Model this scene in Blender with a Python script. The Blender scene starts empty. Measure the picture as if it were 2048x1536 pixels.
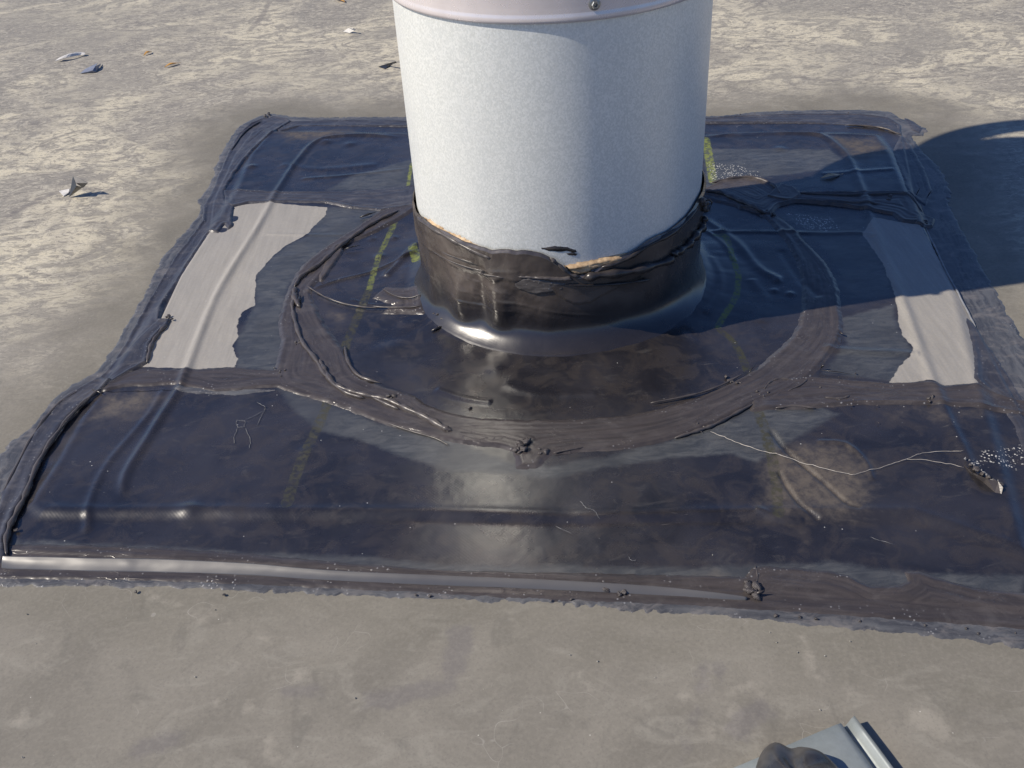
import bpy, math, random
import numpy as np
random.seed(7)
scene = bpy.context.scene
# ------------------------------------------------------------------ camera, light, exposure
CAM = np.array([-0.08237918, -1.29694237, 0.73764763])
M = np.array([[9.97851910e-01, 6.55100456e-02, 0.0],
              [-3.81212961e-02, 5.80665267e-01, -8.13249417e-01],
              [-5.32760064e-02, 8.11502484e-01, 5.81915274e-01]])
F = 1977.0
cam_d = bpy.data.cameras.new('camera'); cam = bpy.data.objects.new('camera', cam_d)
scene.collection.objects.link(cam); scene.camera = cam
cam_d.sensor_width = 36.0; cam_d.lens = F / 2048 * 36.0
cam_d.clip_start = 0.02; cam_d.clip_end = 500
from mathutils import Matrix, Vector, Quaternion
cam.matrix_world = Matrix([[M[0][0], M[0][1], M[0][2], CAM[0]], [M[1][0], M[1][1], M[1][2], CAM[1]],
                           [M[2][0], M[2][1], M[2][2], CAM[2]], [0, 0, 0, 1]])
SUN_EL = math.radians(42); SUN_DIR_AZ = math.radians(9.1)     # light travels towards +x, slightly +y
w = bpy.data.worlds.new('World'); scene.world = w; w.use_nodes = True
wn = w.node_tree.nodes; wl = w.node_tree.links
sky = wn.new('ShaderNodeTexSky'); sky.sky_type = 'NISHITA'; sky.sun_disc = False
sky.sun_elevation = SUN_EL
sunx, suny = -math.cos(SUN_DIR_AZ), -math.sin(SUN_DIR_AZ)     # direction to the sun
sky.sun_rotation = math.atan2(sunx, suny)
sky.air_density = 1.0; sky.dust_density = 0.3; sky.ozone_density = 2.5
bg = wn['Background']; bg.inputs['Strength'].default_value = 0.075
tint = wn.new('ShaderNodeMix'); tint.data_type = 'RGBA'; tint.blend_type = 'MULTIPLY'; tint.inputs[0].default_value = 1.0
tint.inputs[7].default_value = (0.74, 0.92, 1.3, 1.0)     # the phone's colour balance leaves the blue sky very blue
wl.new(sky.outputs['Color'], tint.inputs[6]); wl.new(tint.outputs[2], bg.inputs['Color'])
sun_d = bpy.data.lights.new('sun', 'SUN'); sun = bpy.data.objects.new('sun', sun_d)
scene.collection.objects.link(sun)
sun_d.energy = 5.0; sun_d.angle = math.radians(0.55); sun_d.color = (1.0, 0.905, 0.77)
to_sun = Vector((sunx * math.cos(SUN_EL), suny * math.cos(SUN_EL), math.sin(SUN_EL)))
sun.rotation_euler = to_sun.to_track_quat('Z', 'Y').to_euler()
scene.view_settings.view_transform = 'Standard'; scene.view_settings.look = 'None'
scene.view_settings.gamma = 1.0; scene.view_settings.use_curve_mapping = False
scene.view_settings.exposure = 0.12
scene.render.engine = 'CYCLES'

# ------------------------------------------------------------------ helpers
def ray(px, py): return M @ np.array([(px - 1024) / F, -(py - 768) / F, -1.0])
def P(px, py, z=0.004):
    r = ray(px, py); t = (z - CAM[2]) / r[2]; return CAM + t * r
def PP(pts, z=0.004): return np.array([P(x, y, z)[:2] for x, y in pts])
def cyl(px, py, R=0.2035):
    """point on the pipe's cylinder -> (phi, z)"""
    r = ray(px, py); a = r[0]**2 + r[1]**2; b = 2 * (r[0]*CAM[0] + r[1]*CAM[1]); c = CAM[0]**2 + CAM[1]**2 - R*R
    disc = max(b*b - 4*a*c, 0); t = (-b - math.sqrt(disc)) / (2*a); q = CAM + t*r
    return math.atan2(q[1], q[0]), q[2]
def hsh(i, j, s):
    i = i.astype(np.int64); j = j.astype(np.int64)
    h = (i * 374761393 + j * 668265263 + s * 974634777) & 0xFFFFFFFF
    h = ((h ^ (h >> 13)) * 1274126177) & 0xFFFFFFFF
    return ((h ^ (h >> 16)) & 0xFFFF) / 65535.0 * 2 - 1
def vnoise(x, y, s=0):
    xi = np.floor(x); yi = np.floor(y); fx = x - xi; fy = y - yi
    fx = fx*fx*(3-2*fx); fy = fy*fy*(3-2*fy)
    a = hsh(xi, yi, s); b = hsh(xi+1, yi, s); c = hsh(xi, yi+1, s); d = hsh(xi+1, yi+1, s)
    return (a*(1-fx)+b*fx)*(1-fy) + (c*(1-fx)+d*fx)*fy
def fbm(x, y, f, o=4, s=0):
    r = 0; a = 1; t = 0
    for k in range(o):
        r = r + a*vnoise(x*f + 17.3*k, y*f - 9.1*k, s+k); t += a; a *= .5; f *= 2.03
    return r/t
def sdf(X, Y, poly):
    poly = np.asarray(poly); n = len(poly)
    d2 = np.full(X.shape, 1e9); inside = np.zeros(X.shape, bool)
    for i in range(n):
        a = poly[i]; b = poly[(i+1) % n]; e = b - a; L = e@e + 1e-14
        t = np.clip(((X-a[0])*e[0] + (Y-a[1])*e[1]) / L, 0, 1)
        d2 = np.minimum(d2, (X-a[0]-t*e[0])**2 + (Y-a[1]-t*e[1])**2)
        c = ((a[1] > Y) != (b[1] > Y)) & (X < (b[0]-a[0])*(Y-a[1])/((b[1]-a[1]) or 1e-12) + a[0])
        inside ^= c
    return np.where(inside, 1, -1)*np.sqrt(d2)
def smooth_line(p, n=4):
    """Catmull-Rom refinement"""
    p = np.asarray(p, float)
    if len(p) < 3: return p
    q = np.vstack([2*p[0]-p[1], p, 2*p[-1]-p[-2]]); o = []
    for i in range(1, len(q)-2):
        for k in range(n):
            t = k/n
            o.append(.5*((2*q[i]) + (-q[i-1]+q[i+1])*t + (2*q[i-1]-5*q[i]+4*q[i+1]-q[i+2])*t*t + (-q[i-1]+3*q[i]-3*q[i+1]+q[i+2])*t**3))
    o.append(p[-1]); return np.array(o)
def ldist(X, Y, line):
    """distance to a polyline and the parameter 0..1 along it"""
    line = np.asarray(line); d2 = np.full(X.shape, 1e9); tt = np.zeros(X.shape); n = len(line)-1
    for i in range(n):
        a = line[i]; e = line[i+1]-a; L = e@e + 1e-14
        t = np.clip(((X-a[0])*e[0] + (Y-a[1])*e[1]) / L, 0, 1)
        dd = (X-a[0]-t*e[0])**2 + (Y-a[1]-t*e[1])**2; m = dd < d2
        d2 = np.where(m, dd, d2); tt = np.where(m, (i+t)/n, tt)
    return np.sqrt(d2), tt
def sst(a, b, x):
    t = np.clip((x-a)/(b-a), 0, 1); return t*t*(3-2*t)

def link(o, parent=None):
    scene.collection.objects.link(o)
    if parent: o.parent = parent
    return o
def mesh_obj(name, V, Fc, mat, parent=None, smooth=True, attrs=None):
    me = bpy.data.meshes.new(name)
    V = np.asarray(V, np.float32)
    if isinstance(Fc, np.ndarray):
        nf, k = Fc.shape
        me.vertices.add(len(V)); me.vertices.foreach_set('co', V.ravel())
        me.loops.add(nf*k); me.loops.foreach_set('vertex_index', Fc.ravel().astype(np.int32))
        me.polygons.add(nf); me.polygons.foreach_set('loop_start', np.arange(0, nf*k, k, dtype=np.int32))
        me.polygons.foreach_set('loop_total', np.full(nf, k, np.int32)); me.update(calc_edges=True)
    else:
        me.from_pydata([tuple(map(float, v)) for v in V], [], Fc); me.update()
    me.polygons.foreach_set('use_smooth', [smooth]*len(me.polygons))
    for n, a in (attrs or {}).items():
        at = me.attributes.new(n, 'FLOAT', 'POINT'); at.data.foreach_set('value', np.asarray(a, np.float32).ravel())
    me.materials.append(mat)
    o = bpy.data.objects.new(name, me); return link(o, parent)
def tag(o, label=None, cat=None, group=None, kind=None):
    if label: o['label'] = label
    if cat: o['category'] = cat
    if group: o['group'] = group
    if kind: o['kind'] = kind
    return o
def tube(name, pts, rad, mat, parent=None, k=6, taper=True):
    pts = np.asarray(pts, float); n = len(pts); V = []; Fc = []
    for i in range(n):
        t = pts[min(i+1, n-1)] - pts[max(i-1, 0)]; t /= np.linalg.norm(t)+1e-12
        up = np.array([0, 0, 1.]) if abs(t[2]) < .9 else np.array([1., 0, 0])
        a = np.cross(t, up); a /= np.linalg.norm(a); b = np.cross(a, t)
        r = rad if np.isscalar(rad) else rad[i]
        if taper and i in (0, n-1): r *= .3
        for j in range(k):
            an = 2*math.pi*j/k; V.append(pts[i] + r*(math.cos(an)*a + math.sin(an)*b))
    for i in range(n-1):
        for j in range(k):
            Fc.append((i*k+j, i*k+(j+1) % k, (i+1)*k+(j+1) % k, (i+1)*k+j))
    Fc.append(tuple(range(k))[::-1]); Fc.append(tuple((n-1)*k+j for j in range(k)))
    return mesh_obj(name, V, Fc, mat, parent)
def lathe(name, prof, mat, parent=None, seg=192, c=(0, 0), closed=False):
    q = []                                   # short support edges beside every corner keep the shading crisp
    for i, p in enumerate(prof):
        p = np.array(p, float)
        if i > 0:
            d = np.array(prof[i-1])-p; L = np.linalg.norm(d)
            if L > .004: q.append(tuple(p+d/L*.0008))
        q.append(tuple(p))
        if i < len(prof)-1:
            d = np.array(prof[i+1])-p; L = np.linalg.norm(d)
            if L > .004: q.append(tuple(p+d/L*.0008))
    prof = q
    V = []; Fc = []; m = len(prof)
    for i in range(seg):
        a = 2*math.pi*i/seg
        for r, z in prof: V.append((c[0]+r*math.cos(a), c[1]+r*math.sin(a), z))
    for i in range(seg):
        for j in range(m if closed else m-1):
            j2 = (j+1) % m; i2 = (i+1) % seg
            Fc.append((i*m+j, i2*m+j, i2*m+j2, i*m+j2))
    return mesh_obj(name, V, Fc, mat, parent)

# ------------------------------------------------------------------ materials
class NT:
    def __init__(s, name):
        s.m = bpy.data.materials.new(name); s.m.use_nodes = True; s.t = s.m.node_tree
        s.b = s.t.nodes['Principled BSDF']
    def n(s, typ, **kw):
        nd = s.t.nodes.new(typ)
        for k, v in kw.items():
            if k[0] == '_': setattr(nd, k[1:], v)
            else: s.set(nd.inputs[k], v)
        return nd
    def set(s, inp, v):
        if isinstance(v, bpy.types.NodeSocket): s.t.links.new(v, inp)
        elif isinstance(v, bpy.types.Node): s.t.links.new(v.outputs[0], inp)
        else: inp.default_value = v
    def math(s, op, a, b=0.0, clamp=False):
        nd = s.t.nodes.new('ShaderNodeMath'); nd.operation = op; nd.use_clamp = clamp
        s.set(nd.inputs[0], a); s.set(nd.inputs[1], b); return nd.outputs[0]
    def pos(s, sc=(1, 1, 1), rot=0.0):
        g = s.n('ShaderNodeNewGeometry'); mp = s.n('ShaderNodeMapping', Vector=g.outputs['Position'])
        mp.inputs['Scale'].default_value = sc; mp.inputs['Rotation'].default_value = (0, 0, rot)
        return mp.outputs[0]
    def noise(s, vec, scale, detail=4, rough=.55, dist=0.0):
        nd = s.n('ShaderNodeTexNoise', Scale=scale, Detail=detail, Roughness=rough, Distortion=dist)
        s.set(nd.inputs['Vector'], vec); return nd.outputs['Fac']
    def ramp(s, f, a, b, lo=0.0, hi=1.0):
        nd = s.n('ShaderNodeMapRange'); nd.interpolation_type = 'SMOOTHSTEP'
        s.set(nd.inputs['Value'], f); s.set(nd.inputs['From Min'], a); s.set(nd.inputs['From Max'], b)
        s.set(nd.inputs['To Min'], lo); s.set(nd.inputs['To Max'], hi); return nd.outputs[0]
    def mix(s, f, a, b):
        nd = s.t.nodes.new('ShaderNodeMix'); nd.data_type = 'RGBA'
        s.set(nd.inputs[0], f); 
        for k, v in ((6, a), (7, b)):
            if isinstance(v, tuple): v = (*v, 1.0)[:4]
            s.set(nd.inputs[k], v)
        return nd.outputs[2]
    def attr(s, name):
        return s.n('ShaderNodeAttribute', _attribute_name=name).outputs['Fac']
    def bump(s, h, strength=.3, dist=.001, normal=None):
        nd = s.n('ShaderNodeBump', Strength=strength, Distance=dist, Height=h)
        if normal is not None: s.set(nd.inputs['Normal'], normal)
        return nd.outputs[0]
    def out(s, color=None, rough=None, normal=None, metal=None, **kw):
        for nm, v in (('Base Color', color), ('Roughness', rough), ('Normal', normal), ('Metallic', metal)):
            if v is None: continue
            if isinstance(v, tuple): v = (*v, 1.0)[:4]
            s.set(s.b.inputs[nm], v)
        for k, v in kw.items(): s.set(s.b.inputs[k.replace('_', ' ')], v)
        return s.m

def mat_roof():
    s = NT('aged_rubber_roof')
    p = s.pos(); pst = s.pos((1.0, 1.5, 1), math.radians(-12))
    halo = s.attr('halo'); pale = s.attr('pale'); dark = s.attr('darkmark'); front = s.attr('front')
    big = s.noise(p, 2.6, 5, .6, .6)
    med = s.noise(pst, 9.0, 6, .62, 2.2)
    # brush-like flecks
    fl1 = s.noise(pst, 26.0, 4, .6, 2.8)
    fl2 = s.noise(s.pos((1, 2.1, 1), math.radians(18)), 34.0, 4, .6, 2.0)
    fine = s.noise(p, 230.0, 3, .6)
    c = s.mix(s.ramp(big, .42, .58), (.30, .278, .235), (.58, .53, .40))
    c = s.mix(s.ramp(med, .47, .57, 0, .8), c, (.232, .218, .19))
    c = s.mix(s.ramp(fl1, .52, .58, 0, .55), c, (.55, .51, .41))
    c = s.mix(s.ramp(fl2, .54, .59, 0, .7), c, (.18, .168, .15))
    vo = s.n('ShaderNodeTexVoronoi', Scale=60.0); s.set(vo.inputs['Vector'], s.pos((1, 3.2, 1), math.radians(10)))
    vs = s.math('MULTIPLY', s.ramp(vo.outputs['Distance'], .10, .26, 1, 0), s.ramp(s.noise(p, 6, 3), .5, .6))
    c = s.mix(s.math('MULTIPLY', vs, .35), c, (.2, .19, .19))
    def lines(vec, sc, wd, lo):
        n_ = s.noise(vec, sc, 3, .6, 1.6); return s.math('MULTIPLY', s.ramp(s.math('ABSOLUTE', s.math('SUBTRACT', n_, .5)), 0.0, wd, 1, 0), lo)
    gate = s.ramp(s.noise(p, 12, 4, .6), .44, .58)
    c = s.mix(s.math('MULTIPLY', lines(pst, 15.0, .022, .55), gate), c, (.13, .12, .125))
    c = s.mix(s.math('MULTIPLY', lines(s.pos((1.3, 1.8, 1), .3), 24.0, .03, .5), s.ramp(gate, 0, 1, 1, .2)), c, (.15, .14, .14))
    c = s.mix(lines(s.pos((1, 2.2, 1), -.1), 31.0, .03, .3), c, (.50, .47, .40))
    wide = s.noise(s.pos((1, 1.4, 1), .2), 1.7, 4, .55, .8)
    c = s.mix(s.ramp(wide, .38, .52, .4, 0), c, s.mix(s.noise(p, 6, 5, .6, 1), (.22, .208, .182), (.32, .30, .255)))
    # scrubbed zone round the patch and at the front: smoother, greyer
    sm = s.mix(s.ramp(s.noise(p, 4.5, 6, .62, 1.2), .3, .7), (.165, .154, .130), (.232, .216, .182))
    sm = s.mix(s.ramp(s.noise(s.pos((1, 1.8, 1), .5), 13, 5, .6, 1.5), .5, .68, 0, .5), sm, (.280, .265, .225))
    sm = s.mix(s.ramp(s.noise(s.pos((1.6, 1, 1), -.4), 17, 4, .6, 1.0), .56, .7, 0, .5), sm, (.145, .137, .118))
    ramp1 = s.math('ADD', halo, s.math('MULTIPLY', s.math('SUBTRACT', s.noise(p, 7, 5, .6, .8), .5), .34))
    clean = s.ramp(ramp1, .0, .2, 1, 0)
    fr = s.ramp(s.math('ADD', front, s.math('MULTIPLY', s.math('SUBTRACT', big, .5), .5)), -.06, .12)
    mask = s.math('MAXIMUM', clean, fr)
    c = s.mix(mask, c, sm)
    # olive tint close to the patch on the left
    hz = s.math('ADD', halo, s.math('MULTIPLY', s.math('SUBTRACT', s.noise(p, 9, 5, .65, 1.2), .5), .22))
    c = s.mix(s.math('MULTIPLY', s.ramp(hz, -.02, .12, 1, 0), .5), c, (.155, .145, .115))
    dn = s.math('MULTIPLY', s.math('SUBTRACT', s.noise(p, 60, 5, .7), .5), .028)
    pl = s.ramp(s.math('ADD', pale, dn), -.004, .006)
    c = s.mix(s.math('MULTIPLY', pl, .33), c, (.40, .37, .31))
    dk = s.ramp(s.math('ADD', dark, dn), -.004, .006)
    c = s.mix(s.math('MULTIPLY', dk, .5), c, (.14, .13, .13))
    c = s.mix(s.ramp(fine, .4, .7, 0, .14), c, (.36, .33, .28))
    sp = s.n('ShaderNodeTexVoronoi', Scale=42.0); s.set(sp.inputs['Vector'], p)
    c = s.mix(s.math('MULTIPLY', s.ramp(sp.outputs['Distance'], .018, .03, 1, 0), .7), c, (.6, .58, .52))
    # long faint scratches
    c = s.mix(s.ramp(s.noise(p, 420, 2, .6), .52, .7, 0, .25), c, (.12, .11, .10))
    sc = s.n('ShaderNodeTexVoronoi', Scale=9.0, _feature='DISTANCE_TO_EDGE')
    s.set(sc.inputs['Vector'], s.n('ShaderNodeVectorMath', _operation='ADD').outputs[0])
    va = s.t.nodes[-1]; s.set(va.inputs[0], s.pos((.35, 1.6, 1), .25)); nz = s.n('ShaderNodeTexNoise', Scale=5.0, Detail=3.0)
    s.set(nz.inputs['Vector'], p); s.set(va.inputs[1], nz.outputs['Color'])
    scm = s.math('MULTIPLY', s.ramp(sc.outputs['Distance'], .003, .008, 1, 0), s.ramp(s.noise(p, 11, 3), .55, .7))
    c = s.mix(s.math('MULTIPLY', scm, .3), c, (.5, .48, .44))
    h = s.math('ADD', s.math('MULTIPLY', fine, .3), s.math('MULTIPLY', s.math('MULTIPLY', med, 2.0), s.ramp(mask, 0, 1, 1, .25)))
    bz = s.bump(s.math('ADD', h, s.math('MULTIPLY', s.noise(p, 3.0, 3), 6.0)), .2, .0012)
    rg = s.math('ADD', s.math('MULTIPLY', fl1, .25), .55)
    return s.out(c, rg, bz, Specular_IOR_Level=.3)

def mat_membrane():
    s = NT('black_rubber_membrane'); p = s.pos()
    nz = s.math('SUBTRACT', s.noise(p, 60, 5, .65), .5)
    nz2 = s.math('SUBTRACT', s.noise(p, 14, 4, .6), .5)
    big = s.noise(p, 7.0, 6, .6, .8)
    c = s.mix(s.ramp(big, .35, .68), (.0125, .012, .015), (.030, .028, .032))
    c = s.mix(s.ramp(s.noise(s.pos((1, 2, 1), .3), 19, 6, .7, 1.5), .56, .74, 0, .55), c, (.07, .065, .06))
    rough = s.ramp(s.noise(p, 12, 5, .6, .5), .3, .7, .23, .33)
    # grey adhesive smear
    c = s.mix(s.ramp(s.noise(p, 26, 5, .65, 1.0), .45, .62, 0, .5), c, (.045, .038, .034))
    scr = s.noise(s.pos((2.5, 14, 1), -.25), 14, 4, .75, .6)
    c = s.mix(s.math('MULTIPLY', s.ramp(scr, .62, .74), s.ramp(s.noise(p, 8, 3), .42, .6, 0, .5)), c, (.13, .12, .11))
    sm = s.ramp(s.math('ADD', s.attr('smear'), s.math('ADD', s.math('MULTIPLY', nz, .012), s.math('MULTIPLY', nz2, .016))), -.004, .006)
    smc = s.mix(s.ramp(s.noise(s.pos((1, 3.2, 1), -.35), 30, 6, .75, .8), .32, .68), (.036, .040, .045), (.100, .103, .102))
    smc = s.mix(s.ramp(s.noise(p, 8, 4, .6, .5), .4, .65, 0, .6), smc, (.04, .042, .045))
    c = s.mix(s.math('MULTIPLY', sm, .8), c, smc)
    rough = s.math('ADD', rough, s.math('MULTIPLY', sm, .12))
    # tan dust
    tn = s.ramp(s.math('ADD', s.attr('tan'), s.math('ADD', s.math('MULTIPLY', nz, .05), s.math('MULTIPLY', nz2, .03))), -.010, .030)
    tn = s.math('MULTIPLY', tn, s.ramp(s.noise(p, 90, 5, .7), .3, .62, .35, 1))
    c = s.mix(s.math('MULTIPLY', tn, .52), c, (.15, .122, .09))
    rough = s.math('ADD', rough, s.math('MULTIPLY', tn, .3))
    # yellow crayon
    yl = s.attr('yellow')
    ym = s.ramp(s.math('ADD', yl, s.math('MULTIPLY', nz, .006)), -.001, .0015)
    ym = s.math('MULTIPLY', ym, s.ramp(s.noise(p, 130, 4, .7), .40, .58, .15, .9))
    yc = s.mix(s.ramp(s.attr('fade'), 0, 1), (.17, .20, .035), (.026, .025, .010))
    c = s.mix(ym, c, yc)
    rough = s.math('ADD', rough, s.math('MULTIPLY', ym, .35))
    # unprimed talc-grey strip
    tc = s.ramp(s.math('ADD', s.attr('talc'), s.math('ADD', s.math('MULTIPLY', nz, .008), s.math('MULTIPLY', nz2, .006))), -.0006, .0008)
    tcc = s.mix(s.noise(s.pos((7, .5, 1), -.12), 20, 6, .75), (.19, .178, .155), (.40, .375, .335))
    tcc = s.mix(s.ramp(s.noise(p, 300, 2), .35, .65, 0, .3), tcc, (.22, .22, .22))
    c = s.mix(tc, c, tcc)
    rough = s.math('ADD', rough, s.math('MULTIPLY', tc, .38))
    # glints off the weave, painted as white specks in the base colour
    vo = s.n('ShaderNodeTexVoronoi', Scale=330.0); s.set(vo.inputs['Vector'], s.pos((1, 1, 1), .5))
    gl = s.math('MULTIPLY', s.ramp(vo.outputs['Distance'], .2, .42, 1, 0), s.ramp(s.math('ADD', s.attr('glint'), s.math('MULTIPLY', nz, .03)), .0, .008))
    gl = s.math('MULTIPLY', gl, s.ramp(s.noise(p, 160, 2), .42, .52))
    c = s.mix(gl, c, (.62, .61, .55))
    vo2 = s.n('ShaderNodeTexVoronoi', Scale=55.0); s.set(vo2.inputs['Vector'], p)
    sp = s.math('MULTIPLY', s.ramp(vo2.outputs['Distance'], .03, .05, 1, 0), s.ramp(s.noise(p, 9, 2), .48, .56))
    c = s.mix(s.math('MULTIPLY', sp, .8), c, (.5, .5, .48))
    # embossed weave
    def weave(rot, sc):
        wv = s.n('ShaderNodeTexWave', Scale=sc); s.set(wv.inputs['Vector'], s.pos((1, 1, 1), rot)); return wv.outputs['Fac']
    wv = s.math('ADD', weave(.72, 105.0), weave(-.72, 105.0))
    h = s.math('ADD', s.math('MULTIPLY', wv, .03), s.math('ADD', s.math('MULTIPLY', s.noise(p, 38, 3, .5), 1.0), s.math('MULTIPLY', s.noise(p, 260, 2, .5), .06)))
    n = s.bump(h, .35, .0012)
    return s.out(c, rough, n, Specular_IOR_Level=.85)

def mat_seal(name, c1, c2, rough=.42, dusty=0.35, streak=1.0, spec=.5):
    s = NT(name); p = s.pos(); e = s.attr('edge')
    cv = s.n('ShaderNodeCombineXYZ'); sx = s.n('ShaderNodeSeparateXYZ', Vector=p)
    s.set(cv.inputs[0], s.math('MULTIPLY', e, 190.0)); s.set(cv.inputs[1], s.math('MULTIPLY', sx.outputs[0], 14.0)); s.set(cv.inputs[2], s.math('MULTIPLY', sx.outputs[1], 14.0))
    st = s.noise(cv.outputs[0], 1.0, 4, .6)
    c = s.mix(s.ramp(st, .3, .7), c1, c2)
    c = s.mix(s.ramp(s.noise(s.pos((1, 1.8, 1)), 26, 6, .72, .8), .46, .68, 0, dusty), c, (.16, .15, .145))
    c2v = s.n('ShaderNodeCombineXYZ'); s.set(c2v.inputs[0], s.math('MULTIPLY', e, 90.0)); s.set(c2v.inputs[1], s.math('MULTIPLY', sx.outputs[0], 22.0)); s.set(c2v.inputs[2], s.math('MULTIPLY', sx.outputs[1], 22.0))
    rn = s.n('ShaderNodeTexNoise', Scale=1.0, Detail=3.0, Distortion=1.4); s.set(rn.inputs['Vector'], c2v.outputs[0])
    rdg = s.math('MULTIPLY', s.ramp(s.math('ABSOLUTE', s.math('SUBTRACT', rn.outputs['Fac'], .5)), 0.0, .03, 1, 0), s.ramp(s.noise(p, 17, 3), .48, .6))
    # ragged brushed-out rim; its pale dots are glints put into the colour
    rim = s.ramp(e, .002, .022, 1, 0)
    vo = s.n('ShaderNodeTexVoronoi', Scale=190.0); s.set(vo.inputs['Vector'], p)
    dt = s.math('MULTIPLY', s.math('MULTIPLY', s.ramp(vo.outputs['Distance'], .12, .25, 1, 0), rim), s.ramp(s.noise(p, 30, 3), .5, .6))
    c = s.mix(s.math('MULTIPLY', dt, .6), c, (.33, .33, .34))
    r = s.math('ADD', s.math('MULTIPLY', st, .15), rough - .07)
    h = s.math('ADD', s.math('ADD', s.math('MULTIPLY', st, .7*streak), s.math('MULTIPLY', rdg, 1.6*streak)), s.math('ADD', s.math('MULTIPLY', s.noise(p, 60, 4, .6), .6), s.math('MULTIPLY', dt, 1.5)))
    return s.out(c, r, s.bump(h, .28, .0008), Specular_IOR_Level=spec)

def mat_simple(name, col, rough=.5, metal=0.0, var=.25, bump=.2, sc=80, col2=None):
    s = NT(name); tc = s.n('ShaderNodeTexCoord').outputs['Object']
    nz = s.noise(tc, sc, 5, .6)
    c2 = col2 or tuple(x*(1-var) for x in col)
    c = s.mix(s.ramp(nz, .3, .7), col, c2)
    return s.out(c, s.ramp(nz, .2, .8, rough*.85, min(1, rough*1.15)), s.bump(nz, bump, .001), metal)

def mat_galv():
    s = NT('galvanized_steel'); p = s.pos()
    v1 = s.n('ShaderNodeTexVoronoi', Scale=620.0); s.set(v1.inputs['Vector'], s.pos((1, 1, .75)))
    sx = s.n('ShaderNodeSeparateColor', Color=v1.outputs['Color'])
    n1 = s.noise(p, 420, 3, .7, 1.0)
    f = s.math('ADD', s.math('MULTIPLY', sx.outputs[0], .5), s.math('MULTIPLY', n1, .5))
    c = s.mix(s.ramp(f, .25, .85), (.71, .735, .705), (.89, .905, .87))
    c = s.mix(s.ramp(s.noise(s.pos((1, 1, .4)), 9, 4), .45, .7, 0, .25), c, (.64, .67, .68))
    r = s.math('ADD', s.math('MULTIPLY', sx.outputs[1], .14), .34)
    return s.out(c, r, s.bump(f, .08, .0005), .3)

ROOF = mat_roof(); MEMB = mat_membrane()
SEAL = mat_seal('lap_sealant', (.034, .034, .042), (.055, .055, .065), .36)
SEALB = mat_seal('brownish_lap_sealant', (.040, .035, .035), (.064, .055, .053), .30, .18)
MARG = mat_seal('primer_margin', (.045, .047, .055), (.105, .108, .115), .42, .8)
def mat_tape():
    s = NT('smooth_tape_edge'); p = s.pos()
    return s.out(s.mix(s.noise(p, 12, 4), (.075, .072, .070), (.105, .10, .097)), s.ramp(s.noise(p, 9, 3), .3, .7, .30, .42), s.bump(s.noise(s.pos((1, 2, 1)), 22, 2), .25, .002), Specular_IOR_Level=1.0)
TAPE = mat_tape()
def mat_boot():
    s = NT('boot_rubber'); p = s.pos()
    a = s.noise(s.pos((1, 1, .9)), 13, 4, .55, .6)
    c = s.mix(s.ramp(a, .35, .7), (.050, .041, .035), (.098, .080, .068))
    c = s.mix(s.ramp(s.noise(p, 55, 5, .7, 1), .58, .75, 0, .5), c, (.11, .095, .085))
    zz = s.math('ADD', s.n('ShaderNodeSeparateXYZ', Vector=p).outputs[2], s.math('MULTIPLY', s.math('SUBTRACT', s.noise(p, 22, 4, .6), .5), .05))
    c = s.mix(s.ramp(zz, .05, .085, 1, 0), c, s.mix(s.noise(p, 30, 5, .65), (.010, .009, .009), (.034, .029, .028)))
    wv = s.n('ShaderNodeTexWave', Scale=110.0, _bands_direction='DIAGONAL'); s.set(wv.inputs['Vector'], p)
    h = s.math('ADD', s.math('MULTIPLY', wv.outputs['Fac'], .03), s.math('MULTIPLY', s.noise(p, 40, 4), 1.0))
    return s.out(c, s.ramp(a, .3, .7, .21, .30), s.bump(h, .16, .001), Specular_IOR_Level=1.0)
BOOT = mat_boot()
TAR = mat_simple('wet_black_sealant', (.02, .018, .018), .3, 0, .4, .5, 60, (.05, .043, .04))
TARB = mat_simple('brown_black_sealant', (.055, .048, .046), .36, 0, .4, .5, 60, (.085, .074, .070))
FOAM = mat_simple('cream_dried_sealant', (.55, .40, .24), .6, 0, .4, .9, 90, (.30, .20, .11))
GALV = mat_galv()
BRIGHT = mat_simple('bright_steel', (.80, .74, .73), .28, .35, .12, .05, 25)
SCREW = mat_simple('zinc_screw', (.42, .43, .42), .35, .85, .3, .2, 200)
CHALK = mat_simple('chalky_scratch', (.30, .30, .30), .9, 0, .5, .2, 200)
THREAD = mat_simple('pale_thread', (.5, .46, .40), .8, 0, .3, .1, 200)
LEAFO = mat_simple('orange_leaf', (.55, .30, .08), .6, 0, .35, .3, 150)
LEAFT = mat_simple('tan_leaf', (.62, .46, .27), .6, 0, .35, .3, 150)
SCRAPG = mat_simple('grey_faced_scrap', (.66, .64, .60), .45, 0, .25, .2, 90)
SCRAPM = mat_simple('mid_grey_scrap', (.22, .21, .195), .5, 0, .3, .2, 90)
SCRAPB = mat_simple('blue_grey_scrap', (.22, .24, .30), .4, 0, .3, .2, 90)
SCRAPK = mat_simple('black_scrap', (.03, .03, .032), .35, 0, .3, .3, 90)
PLATE = mat_simple('dull_galvanized_offcut', (.27, .30, .30), .5, .25, .12, .08, 140)

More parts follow.
